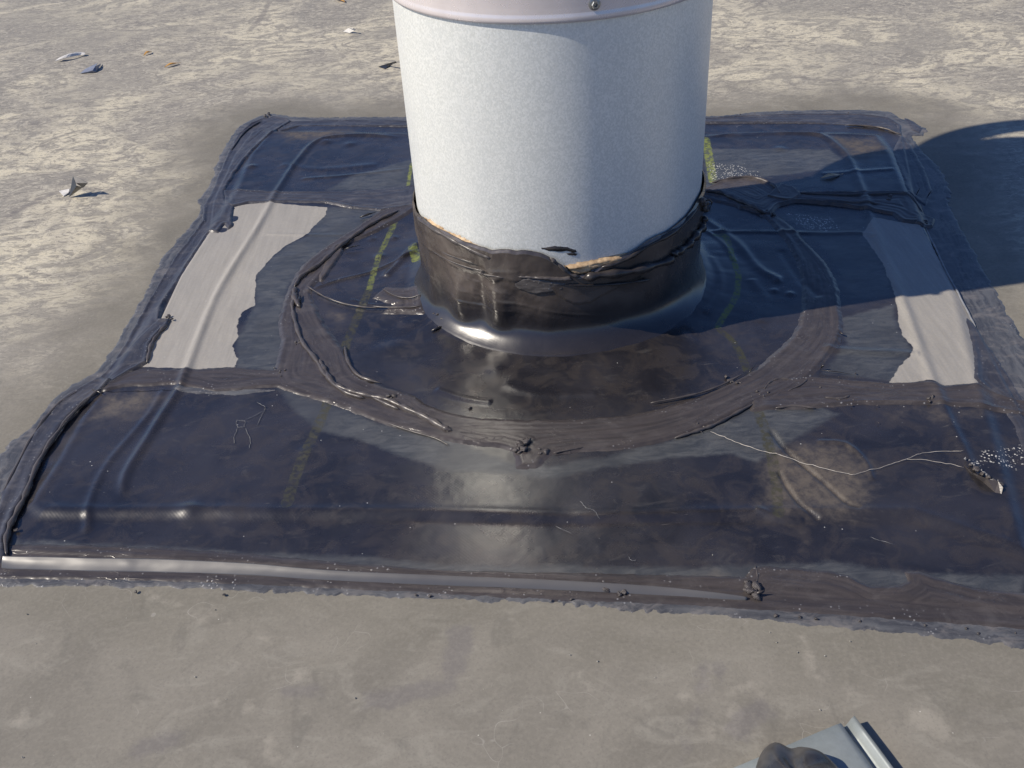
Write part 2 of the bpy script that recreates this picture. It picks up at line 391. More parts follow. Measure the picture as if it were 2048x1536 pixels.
# ------------------------------------------------------------------ world-space grid and relief
STEP = 0.0019
gx = np.arange(-0.96, 1.02, STEP); gy = np.arange(-1.02, 1.02, STEP)
X, Y = np.meshgrid(gx, gy); NX = len(gx); NY = len(gy)
def cropf(name, poly):    # evaluate an sdf only near its polygon
    poly = np.asarray(poly); m = .05
    out = np.full(X.shape, -1.0)
    i0 = max(0, int((poly[:, 0].min()-m-gx[0])/STEP)); i1 = min(NX, int((poly[:, 0].max()+m-gx[0])/STEP)+1)
    j0 = max(0, int((poly[:, 1].min()-m-gy[0])/STEP)); j1 = min(NY, int((poly[:, 1].max()+m-gy[0])/STEP)+1)
    if i1 <= i0 or j1 <= j0: return out
    out[j0:j1, i0:i1] = sdf(X[j0:j1, i0:i1], Y[j0:j1, i0:i1], poly); return out
def cropl(line, m=.06):
    line = np.asarray(line); out = np.full(X.shape, 1.0); tt = np.zeros(X.shape)
    i0 = max(0, int((line[:, 0].min()-m-gx[0])/STEP)); i1 = min(NX, int((line[:, 0].max()+m-gx[0])/STEP)+1)
    j0 = max(0, int((line[:, 1].min()-m-gy[0])/STEP)); j1 = min(NY, int((line[:, 1].max()+m-gy[0])/STEP)+1)
    if i1 <= i0 or j1 <= j0: return out, tt
    a, b = ldist(X[j0:j1, i0:i1], Y[j0:j1, i0:i1], line); out[j0:j1, i0:i1] = a; tt[j0:j1, i0:i1] = b
    return out, tt

def cross(p1, p2, p3, p4):
    d1 = p2-p1; d2 = p4-p3; A = np.array([[d1[0], -d2[0]], [d1[1], -d2[1]]]); t = np.linalg.solve(A, p3-p1); return p1+t[0]*d1
fl = PP([(12, 1125), (1490, 1196)]); rl = PP([(1847, 451), (1952, 651)])
FR = cross(fl[0], fl[1], rl[0], rl[1])                       # front right corner (outside the frame)
rdir = (rl[1]-rl[0])/np.linalg.norm(rl[1]-rl[0]); fdir = (fl[1]-fl[0])/np.linalg.norm(fl[1]-fl[0])
# outer ragged margin of primer and sealant on the roof
outer = np.vstack([smooth_line(PP([(500, 237), (540, 224), (600, 231), (700, 231), (810, 230), (1100, 229), (1410, 229), (1500, 221), (1600, 217), (1760, 217), (1800, 233),
        (1850, 252), (1846, 266), (1822, 268), (1842, 295), (1868, 322), (1893, 352), (1902, 382), (1897, 402), (1915, 440), (1940, 482), (1962, 525), (1985, 565), (2012, 615), (2045, 668)]), 3),
        [FR + np.array([.10, .02]), FR + np.array([.095, -.085])],
        smooth_line(PP([(2048, 1285), (1900, 1268), (1700, 1249), (1500, 1228), (1300, 1213), (1100, 1199), (900, 1190), (700, 1183), (500, 1174), (300, 1166), (100, 1166), (-60, 1160), (-130, 1120),
        (-60, 1000), (0, 903), (32, 868), (62, 850), (92, 812), (124, 778), (180, 745), (205, 722), (250, 650), (300, 562), (330, 505), (385, 442), (404, 412), (398, 396),
        (418, 368), (436, 318), (452, 285), (476, 252), (500, 237)]), 3)])
sheet = np.vstack([PP([(505, 262), (560, 250), (1409, 243), (1608, 243), (1680, 246), (1771, 255), (1804, 270), (1830, 400), (1847, 451), (1952, 651)]), [FR],
        PP([(1490, 1170), (700, 1135), (14, 1100), (-20, 1060), (60, 880), (120, 800), (185, 765), (225, 728), (322, 640), (364, 551), (419, 465), (428, 400), (470, 310)])])
plateau = np.vstack([PP([(541, 264), (657, 264), (817, 268), (1413, 272), (1576, 267), (1706, 268), (1755, 270), (1784, 312), (1814, 385), (1880, 520), (1915, 600)]),
        [FR + np.array([-.055, .085])], PP([(1826, 1030), (1382, 1031), (1124, 1036), (885, 1030), (547, 1029), (376, 1026), (171, 1028), (85, 1028), (60, 1010), (70, 992), (113, 928), (161, 842), (205, 784),
        (468, 390), (500, 312)])])
d_outer = cropf('o', outer) + .0032*fbm(X, Y, 60, 4, 3) + .0065*fbm(X, Y*.6, 150, 4, 9)*(.4+.6*sst(-.3, .4, fbm(X, Y, 12, 2, 12)))
d_sheet = cropf('s', sheet)
d_plat = cropf('p', plateau)
RR = np.hypot(X, Y)
T = .0016*sst(-.002, .002, d_sheet)
T = T + .0042*sst(-.013, .009, d_plat) + .0009*np.exp(-((d_plat-.004)/.008)**2)*(d_plat > -.9)
ridges = [  # polyline px, height m, sigma m
    ([(817, 276), (721, 272), (660, 276), (625, 290), (600, 318), (580, 345), (553, 388), (520, 450), (470, 530), (430, 600), (390, 700), (362, 774), (328, 829), (290, 890), (253, 952), (246, 1005)], .0035, .006),
    ([(1413, 274), (1480, 268), (1576, 267), (1640, 272), (1675, 295), (1700, 325), (1730, 400), (1737, 432), (1769, 515), (1800, 590), (1840, 700), (1895, 841), (1929, 910), (1960, 1010)], .003, .007),
    ([(60, 1012), (171, 1027), (376, 1024), (547, 1027), (700, 1026), (885, 1024), (1124, 1034), (1382, 1031), (1600, 1028), (1826, 1026)], .0010, .010),
    ([(1410, 468), (1480, 466), (1560, 467), (1640, 469), (1720, 468), (1755, 478)], .002, .005),
    ([(530, 471), (620, 472), (690, 472)], .0012, .004),
    ([(625, 580), (680, 562), (740, 548), (800, 525), (838, 508)], .0028, .0035),
    ([(770, 560), (800, 530), (840, 490)], .0035, .006),
    ([(1405, 440), (1440, 462), (1475, 490), (1500, 520), (1525, 545), (1565, 565)], .0028, .0075),
    ([(1405, 465), (1430, 478), (1452, 500), (1470, 530)], .002, .004),
    ([(610, 580), (660, 605), (720, 622), (790, 628), (845, 634)], .002, .002),
    ([(700, 600), (760, 615), (850, 612)], .0015, .002),
    ([(1420, 520), (1440, 560), (1436, 600), (1410, 640)], .0014, .006),
    ([(1500, 560), (1530, 600), (1520, 650)], .0014, .008),
    ([(1560, 500), (1600, 560), (1640, 600)], -.0012, .007),
    ([(1640, 350), (1720, 345), (1790, 340)], .0012, .006),
    ([(560, 330), (640, 340), (760, 330)], .0010, .010),
    ([(600, 360), (700, 352), (810, 340)], .0012, .005),
    ([(1640, 700), (1720, 705), (1800, 708), (1840, 712)], .0022, .006),
    ([(330, 775), (300, 830), (240, 900), (205, 950), (180, 1010), (170, 1070)], .0016, .005),
    ([(870, 780), (930, 800), (985, 808)], .002, .005),
    ([(1005, 770), (1080, 790), (1200, 788)], .0012, .008),
    ([(1538, 858), (1575, 905), (1640, 960), (1690, 1005), (1725, 1020)], -.0025, .003),
    ([(1555, 940), (1580, 985), (1610, 1020), (1640, 1040)], -.0025, .003),
    ([(1630, 885), (1690, 890), (1730, 925), (1745, 965)], .0018, .003),
    ([(1510, 1020), (1550, 1036), (1610, 1042)], .002, .004),
]
for pts, h, sg in ridges:
    d, t = cropl(smooth_line(PP(pts), 3))
    T = T + h*np.exp(-(d/sg)**2)*sst(0, .06, t)*sst(1, .94, t)*(1 + .25*fbm(X, Y, 18, 2, 5))
bumps = [((379, 1024), .003, .013), ((612, 905), .0015, .01), ((505, 335), .0025, .008), ((650, 285), .003, .012), ((1560, 300), .002, .01), ((1555, 565), .002, .006), ((1580, 590), .002, .006), ((1548, 584), .002, .006),
         ((760, 515), .003, .008), ((745, 480), .002, .006), ((788, 478), .003, .006), ((700, 290), .002, .01), ((1130, 1033), -.0015, .02), ((990, 745), .0025, .012), ((780, 700), .003, .02), ((1536, 820), .0015, .01), ((470, 1005), .001, .02)]
for (px, py), h, sg in bumps:
    q = P(px, py); T = T + h*np.exp(-(((X-q[0])**2+(Y-q[1])**2)/sg**2))
# the cone the membrane makes round the pipe, lumpy
ang = np.arctan2(Y, X)
T = T + .007*sst(.30, .212, RR) + .008*sst(.236, .206, RR)**1.4 + .0012*fbm(ang*6, RR*10, 1, 3, 11)*sst(.38, .24, RR)
T = T + sst(-.01, .01, d_sheet)*(.00075*fbm(X, Y, 9, 3, 21) + .00022*fbm(X, Y, 45, 3, 22))
T = T + .00022*fbm(X, Y, 30, 3, 33)
def Tat(x, y):
    i = int(round((x-gx[0])/STEP)); j = int(round((y-gy[0])/STEP))
    if 0 <= i < NX and 0 <= j < NY and d_outer[j, i] > 0: return float(T[j, i])
    return 0.0

def grid_mesh(name, mask, Z, mat, parent, attrs):
    q = mask[:-1, :-1] | mask[1:, :-1] | mask[:-1, 1:] | mask[1:, 1:]
    j, i = np.nonzero(q); a = j*NX+i
    Fq = np.stack([a, a+1, a+NX+1, a+NX], 1)
    used, inv = np.unique(Fq, return_inverse=True); Fq = inv.reshape(Fq.shape)
    V = np.stack([X.ravel()[used], Y.ravel()[used], Z.ravel()[used]], 1)
    return mesh_obj(name, V, Fq, mat, parent, True, {k: v.ravel()[used] for k, v in attrs.items()})

# ------------------------------------------------------------------ the roof
def axis(lo, hi, st, far):
    a = list(np.arange(lo, hi, st)); s = st; v = a[-1]
    while v < far: s *= 1.35; v += s; a.append(v)
    s = st; v = lo
    while v > -far: s *= 1.35; v -= s; a.insert(0, v)
    return np.array(a)
ax, ay = axis(-1.25, 1.35, .007, 40), axis(-1.0, 1.6, .007, 40)
RX, RY = np.meshgrid(ax, ay)
d_halo = -sdf(RX, RY, outer[::2])
def many(fn, items, init=-1.0):
    o = np.full(RX.shape, init)
    for it in items: o = np.maximum(o, fn(it))
    return o
blots = [((1418, 1360), .012), ((1412, 1376), .008), ((1422, 1335), .006), ((1365, 1391), .010), ((1470, 1376), .010), ((1500, 1373), .011), ((1520, 1392), .007), ((1470, 1425), .012), ((1474, 1440), .009), ((1465, 1455), .010), ((1419, 1463), .012),
         ((600, 1352), .013), ((590, 1362), .009), ((612, 1372), .008), ((608, 1420), .008), ((490, 1420), .008), ((500, 1408), .007), ((430, 1408), .008), ((40, 1435), .013), ((1850, 1440), .022), ((1880, 1455), .018), ((1700, 1380), .01), ((1780, 150), .02)]
def fb(it):
    q = P(*it[0], 0); return it[1]*.62 - np.hypot(RX-q[0], (RY-q[1])*1.0)
pale_lines = [([(1603, 1275), (1612, 1300), (1622, 1340), (1632, 1352)], .0035), ([(290, 1185), (340, 1205), (380, 1222), (395, 1235), (412, 1252)], .0018), ([(420, 1233), (460, 1243)], .0015), ([(500, 1270), (530, 1277), (560, 1293)], .0015),
              ([(0, 771), (90, 772), (180, 776)], .0011), ([(1820, 235), (1836, 262)], .001), ([(1150, 1345), (1175, 1375)], .0014), ([(0, 690), (120, 705), (210, 712)], .0010), ([(540, 1470), (545, 1490), (540, 1510), (550, 1520)], .004)]
def flw(it): d, t = ldist(RX, RY, smooth_line(PP(it[0], 0), 3)); return it[1] - d
darks = [([(1600, 150), (1620, 158), (1700, 160), (1780, 158), (1870, 152), (1930, 150)], .007), ([(1865, 141), (1880, 132), (1882, 121)], .009), ([(920, 1270), (915, 1300), (912, 1330)], .013), ([(745, 1400), (790, 1395), (840, 1380), (895, 1372)], .010),
         ([(1409, 1335), (1405, 1365), (1408, 1380)], .006), ([(1440, 1330), (1435, 1365)], .005), ([(1395, 1410), (1385, 1450), (1370, 1500), (1362, 1536)], .0015), ([(570, 1380), (610, 1375), (640, 1385)], .006), ([(280, 1500), (350, 1475)], .01), ([(1480, 1455), (1520, 1420)], .012),
         ([(500, 60), (525, 30), (540, 0)], .009), ([(20, 430), (110, 385), (190, 375)], .008), ([(1490, 20), (1515, 10), (1530, -5)], .008), ([(150, 320), (220, 322), (290, 305)], .006)]
halo_a = d_halo; pale_a = np.maximum(many(fb, blots), many(flw, pale_lines)); dark_a = many(flw, darks)
front_a = -RY - .42 + .10*(RX < .1)*(0) - .25*np.clip(RX-.2, 0, 1)
V = np.stack([RX.ravel(), RY.ravel(), (.0004*fbm(RX, RY, 4, 3, 2) * (np.hypot(RX, RY) < 3)).ravel() - .0006], 1)
jj, ii = np.meshgrid(np.arange(len(ay)-1), np.arange(len(ax)-1), indexing='ij'); a = (jj*len(ax)+ii).ravel(); n_ = len(ax)
roof = mesh_obj('flat_roof', V, np.stack([a, a+1, a+n_+1, a+n_], 1), ROOF, None, True, dict(halo=halo_a, pale=pale_a, darkmark=dark_a, front=front_a))
tag(roof, 'weathered beige and grey rubber roof surface around the patch', kind='structure')

# ------------------------------------------------------------------ the flashing patch
patch = bpy.data.objects.new('flashing_patch', None); link(patch)
tag(patch, 'black rubber flashing patch glued and sealed around the foot of the steel pipe', 'roof patch')
inner_cut = d_sheet < .03
grid_mesh('primer_margin', (d_outer > -.003) & inner_cut, np.where(inner_cut, .0, 0) + .0006*sst(-.001, .004, d_outer) - .0015*sst(0, -.003, d_outer) + .00015*fbm(X, Y, 70, 2, 8) - .002*sst(.015, .03, d_sheet),
          MARG, patch, dict(edge=np.maximum(d_outer, 0)))
A = {}
talcL = PP([(440, 410), (474, 412), (535, 407), (583, 412), (655, 416), (652, 431), (624, 459), (614, 472), (573, 493), (545, 515), (532, 530), (514, 551), (510, 580), (510, 612), (484, 626), (474, 653), (477, 674), (465, 694), (474, 718), (472, 737), (385, 741), (317, 737), (270, 734), (300, 640), (360, 540)])
talcR = PP([(1725, 470), (1745, 436), (1840, 452), (1952, 651), (1949, 718), (1958, 770), (1888, 775), (1854, 763), (1820, 769), (1779, 767), (1800, 735), (1820, 715), (1827, 700), (1806, 676), (1795, 644), (1790, 597), (1765, 530)])
tl = np.maximum(cropf('', talcL), cropf('', talcR)); 
for bx in [(463, 440, .012), (446, 462, .009)]:
    q = P(bx[0], bx[1]); tl = np.minimum(tl, np.hypot(X-q[0], Y-q[1]) - bx[2])
A['talc'] = tl
smears = [[(655, 416), (835, 422), (760, 440), (690, 480), (620, 530), (580, 570), (560, 650), (600, 730), (560, 748), (472, 738), (474, 674), (510, 612), (510, 551), (532, 530), (573, 493), (614, 472)],
          [(556, 776), (640, 800), (760, 848), (900, 880), (1040, 930), (1100, 935), (1250, 905), (1380, 872), (1510, 812), (1640, 815), (1673, 831), (1587, 883), (1512, 927), (1468, 910), (1261, 931), (1107, 959), (985, 950), (885, 942), (817, 918), (740, 890), (640, 865), (590, 830)],
          [(1680, 640), (1790, 610), (1800, 660), (1825, 700), (1790, 765), (1640, 750), (1690, 690)],
          [(700, 355), (825, 320), (830, 372), (760, 380), (650, 384)],
          [(1409, 300), (1660, 300), (1700, 330), (1760, 330), (1500, 360), (1409, 380)],
          [(1540, 430), (1640, 430), (1740, 440), (1760, 500), (1790, 590), (1700, 600), (1690, 560), (1650, 500), (1600, 450)],
          [(0, 1078), (170, 1082), (340, 1090), (500, 1099), (680, 1108), (900, 1126), (1100, 1130), (1480, 1130), (1660, 1120), (1800, 1140), (2048, 1150), (2048, 1200), (0, 1160)]]
sm = np.full(X.shape, -1.0)
for q in smears: sm = np.maximum(sm, cropf('', PP(q)))
A['smear'] = sm
tans = [[(1660, 275), (1755, 275), (1784, 312), (1740, 326), (1700, 328), (1680, 310)], [(545, 262), (690, 255), (720, 268), (640, 282), (580, 285)], [(205, 790), (300, 778), (330, 800), (290, 830), (250, 845), (165, 850)],
        [(1553, 896), (1601, 886), (1638, 902), (1660, 930), (1625, 960), (1640, 1000), (1620, 1040), (1553, 1033), (1509, 1019), (1522, 951)], [(1640, 1000), (1680, 990), (1700, 1020), (1744, 1033), (1707, 1046), (1638, 1046)], [(1530, 900), (1600, 882), (1690, 892), (1742, 925), (1756, 980), (1742, 1030), (1690, 1046), (1560, 1040), (1505, 1015), (1512, 950)],
        [(1601, 1030), (1612, 1060), (1618, 1085), (1606, 1083), (1600, 1050)], [(1605, 1095), (1622, 1100), (1622, 1122)], [(1492, 1032), (1560, 1040), (1590, 1050), (1510, 1046)], [(1780, 835), (1810, 818), (1816, 822), (1786, 842)], [(1830, 820), (1880, 818), (1900, 850), (1870, 845)], [(1900, 818), (1990, 820), (1990, 835), (1920, 840)],
        [(610, 780), (650, 800), (640, 812), (600, 800)], [(660, 625), (690, 630), (680, 660)],
        [(1360, 1145), (1440, 1146), (1440, 1156), (1370, 1156)]]
tn = np.full(X.shape, -1.0)
for q in tans: tn = np.maximum(tn, cropf('', PP(q)))
A['tan'] = tn
yls = [([(823, 330), (815, 380)], .0035, 0), ([(800, 425), (775, 479), (757, 517), (738, 585)], .005, 0.45), ([(738, 585), (717, 633), (693, 690), (658, 800), (635, 858), (612, 904), (590, 960), (574, 1012)], .0068, 1), ([(1431, 475), (1451, 478), (1465, 522), (1476, 556), (1471, 600), (1448, 637), (1434, 661)], .0048, .15),
       ([(1434, 661), (1470, 690), (1500, 760), (1515, 818)], .005, .9), ([(1515, 818), (1529, 862), (1539, 900), (1550, 951), (1556, 1030)], .0062, 1), ([(1411, 280), (1419, 323), (1426, 365)], .008, 0), ([(1470, 366), (1500, 357)], .007, .1), ([(826, 500), (834, 530)], .008, .2)]
yl = np.full(X.shape, -1.0); fd = np.zeros(X.shape)
for pts, wd, fade in yls:
    d, t = cropl(smooth_line(PP(pts), 3)); v = wd - d; fd = np.where(v > yl, fade, fd); yl = np.maximum(yl, v)
A['yellow'] = yl; A['fade'] = fd
sc = np.full(X.shape, -1.0)  # areas of membrane that get the painted weave glints
for q in [[(1930, 935), (1960, 905), (2048, 880), (2100, 885), (2100, 935), (1990, 943)], [(1560, 425), (1660, 435), (1690, 462), (1630, 468), (1590, 450)], [(1412, 325), (1470, 330), (1540, 352), (1500, 365), (1415, 362)]]:
    sc = np.maximum(sc, cropf('', PP(q)))
A['glint'] = sc
seam1 = PP([(380, 398), (820, 396), (1420, 396), (1950, 400)]); seam2 = PP([(120, 790), (700, 770), (1400, 800), (2300, 815)])
def above(line):    # Y above the polyline
    return Y > np.interp(X, line[:, 0], line[:, 1])
ms = d_sheet > -.002
Zs = T - .003*sst(.0, -.003, d_sheet)
hole = RR > .196
parts = []
inr = RR < .398
for m in (ms & above(seam1) & ~inr, ms & ((~above(seam1) & above(seam2)) | inr) & hole, ms & ~above(seam2) & ~inr):
    m2 = m.copy()
    o = grid_mesh('membrane_sheet', m2, Zs, MEMB, patch, A)
    parts.append(o)
parts[1]['label'] = 'middle membrane sheet with bare grey strips beside the pipe'

def band(name, pts, thick, mat=SEAL, edge=.004, rag=.0018, lip=0.0, lipw=.003, hgt=.0004, label=None, world=None, bev=None, seed=0, ragf=90):
    poly = world if world is not None else PP(pts)
    d0 = cropf('', poly)
    d = d0 + rag*fbm(X, Y, ragf, 3, 40+seed)
    z = T + thick*sst(0, edge, d) + lip*np.exp(-((d-lipw*1.3)/lipw)**2)*np.clip(.45+.9*fbm(X, Y, 14, 2, 47+seed), 0, 1.1) + hgt*vnoise(d/.0022, (X+Y*.7)*9, 50+seed)*sst(0, .004, d) + .0005*fbm(X, Y, 25, 3, 60+seed)*sst(0, .006, d)
    z = np.where(d < 0, T + np.maximum(d*.75, -.0022), z)
    if bev: z = bev(d0, z)
    o = grid_mesh(name, d > -.0035, z, mat, patch, dict(edge=np.maximum(d0, 0)))
    if label: o['label'] = label
    return o
# left upper, left lower
band('sealant_band', [(520, 236), (548, 230), (575, 234), (584, 240), (552, 262), (520, 288), (500, 308), (470, 345), (450, 380), (452, 400), (470, 418), (466, 436), (468, 455), (455, 462), (450, 452), (436, 468), (419, 466), (364, 551), (327, 612), (322, 640), (344, 641), (340, 652), (318, 672), (304, 690), (296, 728), (230, 768), (205, 784), (182, 772), (215, 735), (250, 680), (300, 590), (345, 515), (402, 440), (405, 408), (422, 380), (442, 330), (472, 268), (500, 245)],
     .0024, lip=.0022, seed=1)
band('sealant_band', [(230, 765), (205, 786), (164, 812), (140, 835), (120, 862), (98, 893), (79, 923), (66, 955), (55, 990), (42, 1012), (31, 1032), (20, 1060), (12, 1085), (15, 1112), (8, 1126), (-25, 1122), (-20, 1050), (0, 985), (20, 945), (45, 900), (68, 862), (90, 835), (113, 808), (150, 778), (183, 760), (205, 755)],
     .0042, lip=.0035, lipw=.004, edge=.003, seed=2, hgt=.0003)
# front band and its smooth tape edge
band('sealant_band', [(-25, 1086), (14, 1085), (171, 1086), (340, 1094), (500, 1104), (680, 1122), (900, 1138), (1150, 1142), (1400, 1148), (1490, 1150), (1505, 1131), (1530, 1128), (1655, 1138), (1700, 1150), (1741, 1168), (1800, 1168), (1815, 1160), (1811, 1142), (1837, 1138), (1870, 1152), (1950, 1172), (2048, 1183), (2350, 1215),
     (2400, 1290), (2048, 1256), (1800, 1236), (1600, 1222), (1400, 1209), (1000, 1190), (700, 1176), (340, 1160), (0, 1154), (-30, 1152)], .0016, SEALB, lip=.0004, seed=3)
tape_poly = smooth_line(PP([(4, 1112), (30, 1113), (170, 1116), (340, 1119), (500, 1127), (700, 1143), (900, 1152), (1100, 1160), (1300, 1172), (1420, 1183), (1494, 1192), (1494, 1203), (1420, 1198), (1300, 1189), (1100, 1179), (900, 1171), (700, 1163), (500, 1149), (340, 1146), (170, 1141), (20, 1137), (2, 1134)]), 2)
tline = smooth_line(PP([(4, 1114), (170, 1116), (340, 1119), (500, 1127), (700, 1143), (900, 1152), (1100, 1160), (1300, 1172), (1494, 1192)]), 2)
tdist, _ = cropl(tline, .08)
top_px = [(5, 1112), (30, 1113), (100, 1114), (170, 1116), (250, 1117), (340, 1119), (500, 1127), (600, 1136), (700, 1143), (900, 1152), (1100, 1160), (1300, 1172), (1420, 1184), (1494, 1194)]
bot_px = [(3, 1136), (30, 1138), (100, 1140), (170, 1142), (250, 1143), (340, 1145), (500, 1150), (600, 1157), (700, 1163), (900, 1171), (1100, 1179), (1300, 1189), (1420, 1197), (1494, 1201)]
hz_ = np.interp(np.arange(14), [0, 6, 10, 12, 13], [.0080, .0066, .0055, .0040, .0025])
E0 = smooth_line([P(x, y, .0022+h) for (x, y), h in zip(top_px, hz_)], 14); E1 = smooth_line([P(x, y, .0018) for x, y in bot_px], 14)
Vt = []; Ft = []; nn_ = len(E0)
for k in range(nn_):
    dent = .0003*math.sin(k*.06+1)+.00035*math.exp(-((k-22)/3)**2)+.0004*math.exp(-((k-57)/2.5)**2)-.0004*math.exp(-((k-36)/4)**2)+.00006*math.sin(k*.31)
    a0, b0 = E0[k], E1[k]; out_ = (b0-a0); out_[2] = 0; out_ /= np.linalg.norm(out_)
    prof_ = [a0-out_*.004-[0, 0, .006], a0-out_*.0012-[0, 0, .0008], a0, a0+(b0-a0)*.05+[0, 0, .0001]] + [a0+(b0-a0)*t+[0, 0, (dent+.0009)*math.sin(math.pi*t)] for t in (.25, .5, .75, .93)] + [b0, b0+out_*.0006-[0, 0, .003]]
    Vt += [tuple(q) for q in prof_]
for k in range(nn_-1):
    for j in range(9): Ft.append((k*10+j, (k+1)*10+j, (k+1)*10+j+1, k*10+j+1))
Ft.append(tuple(range(10))); Ft.append(tuple((nn_-1)*10+j for j in range(10))[::-1])
o = mesh_obj('tape_edge', Vt, Ft, TAPE, patch); o['label'] = 'smooth slanted tape edge that shines white'
# ring
ring_o = smooth_line(PP([(835, 411), (790, 416), (755, 428), (715, 455), (660, 490), (620, 520), (590, 552), (568, 600), (557, 650), (562, 690), (548, 742), (556, 776), (607, 793), (680, 818), (760, 848), (830, 868), (885, 884), (960, 896), (1025, 906), (1031, 940), (1060, 939), (1084, 936), (1107, 913), (1227, 905), (1300, 894), (1380, 872), (1427, 853), (1502, 816), (1570, 790), (1600, 774), (1641, 740), (1672, 700), (1686, 665), (1683, 624), (1675, 570), (1651, 529), (1617, 492), (1583, 454), (1545, 428), (1510, 410), (1440, 392), (1404, 386)]), 2)
ring_i = smooth_line(PP([(1404, 400), (1440, 410), (1500, 425), (1534, 445), (1570, 488), (1593, 529), (1603, 583), (1600, 630), (1583, 675), (1532, 722), (1498, 749), (1458, 769), (1395, 797), (1293, 826), (1200, 838), (1122, 842), (1019, 841), (960, 838), (900, 829), (855, 812), (829, 793), (768, 775), (727, 759), (705, 740), (690, 700), (672, 680), (652, 650), (636, 619), (624, 590), (638, 565), (672, 527), (679, 498), (740, 474), (790, 448), (835, 420)]), 2)
band('ring_band', None, .0026, SEALB, lip=.0008, lipw=.005, rag=.0022, edge=.007, seed=5, hgt=.0003, world=np.vstack([ring_o, ring_i]), label='broad ring of sealant round the pipe')
# horizontal bands
band('sealant_band', [(446, 378), (500, 382), (560, 386), (680, 385), (760, 380), (817, 373), (840, 372), (840, 412), (800, 418), (760, 424), (700, 418), (656, 409), (580, 407), (496, 409), (464, 417), (448, 410)], .0020, SEAL, lip=.0012, seed=6)
band('sealant_band', [(190, 786), (215, 765), (250, 748), (290, 738), (340, 742), (400, 740), (470, 737), (520, 742), (575, 742), (620, 760), (640, 800), (607, 795), (556, 778), (520, 778), (477, 784), (430, 788), (385, 778), (340, 772), (310, 774), (250, 776), (215, 786)], .0020, SEALB, lip=.0004, seed=7)
band('sealant_band', [(1400, 384), (1440, 366), (1480, 361), (1504, 358), (1530, 366), (1548, 374), (1560, 382), (1576, 387), (1706, 389), (1791, 386), (1820, 388), (1835, 398), (1846, 412), (1850, 428), (1869, 434), (1866, 445), (1846, 452), (1833, 449), (1804, 447), (1784, 432), (1739, 424), (1673, 414), (1592, 408), (1560, 415), (1536, 436), (1523, 431), (1478, 418), (1440, 400), (1400, 392)], .0034, TARB, lip=.003, seed=8, hgt=.0005)
band('sealant_band', [(1500, 800), (1525, 768), (1580, 760), (1624, 756), (1700, 764), (1779, 770), (1854, 766), (1888, 774), (1952, 769), (2016, 790), (2048, 795), (2200, 800), (2230, 838), (2048, 828), (1980, 820), (1837, 812), (1718, 812), (1630, 820), (1549, 824), (1500, 826)], .0024, SEALB, lip=.0014, seed=9, hgt=.0003)
# top band, right side band
band('sealant_band', [(575, 240), (700, 236), (817, 239), (1100, 238), (1409, 233), (1500, 227), (1608, 224), (1720, 224), (1780, 232), (1804, 247), (1806, 270), (1771, 256), (1680, 247), (1608, 245), (1409, 245), (1100, 250), (817, 252), (700, 250), (600, 250), (560, 262), (548, 258)], .0018, SEAL, lip=.0012, seed=10)
band('sealant_band', [(1804, 262), (1822, 285), (1850, 330), (1868, 380), (1852, 410), (1835, 398), (1815, 385), (1800, 340), (1785, 300)], .0014, SEAL, lip=.0008, seed=11)
wr = np.array([P(1850, 452)[:2], P(1888, 536)[:2], P(1922, 597)[:2], P(1952, 651)[:2]])
band('sealant_band', None, .0012, SEAL, seed=12, world=np.vstack([PP([(1930, 630), (1952, 645), (1990, 700), (2030, 760), (2100, 880)]), [FR+np.array([.03, .05]), FR+np.array([-.035, .05])], PP([(2030, 850), (1990, 790), (1948, 760), (1946, 700)])]))
# thin pale cut edge of the right hand sheet, standing proud
el = np.array([np.append(p, Tat(*p)+.0012) for p in smooth_line(wr, 6)])
tube('sheet_edge', el, .0014, mat_simple('pale_cut_edge', (.22, .23, .25), .5), patch)
# smears and flakes of sealant
band('sealant_smear', [(345, 778), (420, 776), (520, 780), (560, 782), (530, 788), (470, 792), (400, 790), (350, 786)], .0008, MARG, seed=13, rag=.003)
band('sealant_smear', [(1560, 372), (1590, 380), (1605, 395), (1585, 408), (1555, 405), (1530, 398)], .0045, TARB, lip=.002, seed=14)
band('sealant_smear', [(1830, 436), (1850, 428), (1872, 436), (1868, 452), (1845, 455), (1828, 450)], .004, TARB, lip=.002, seed=15)
band('sealant_smear', [(672, 500), (683, 492), (688, 505), (672, 530), (650, 560), (640, 568), (637, 555), (650, 525)], .0035, TARB, lip=.002, seed=16)
band('sealant_smear', [(1810, 231), (1830, 240), (1848, 254), (1840, 264), (1822, 256)], .0015, SEAL, seed=17)
band('sealant_smear', [(848, 590), (770, 580), (745, 600), (790, 618), (760, 632), (850, 640)], .0022, SEALB, lip=.0012, seed=18)
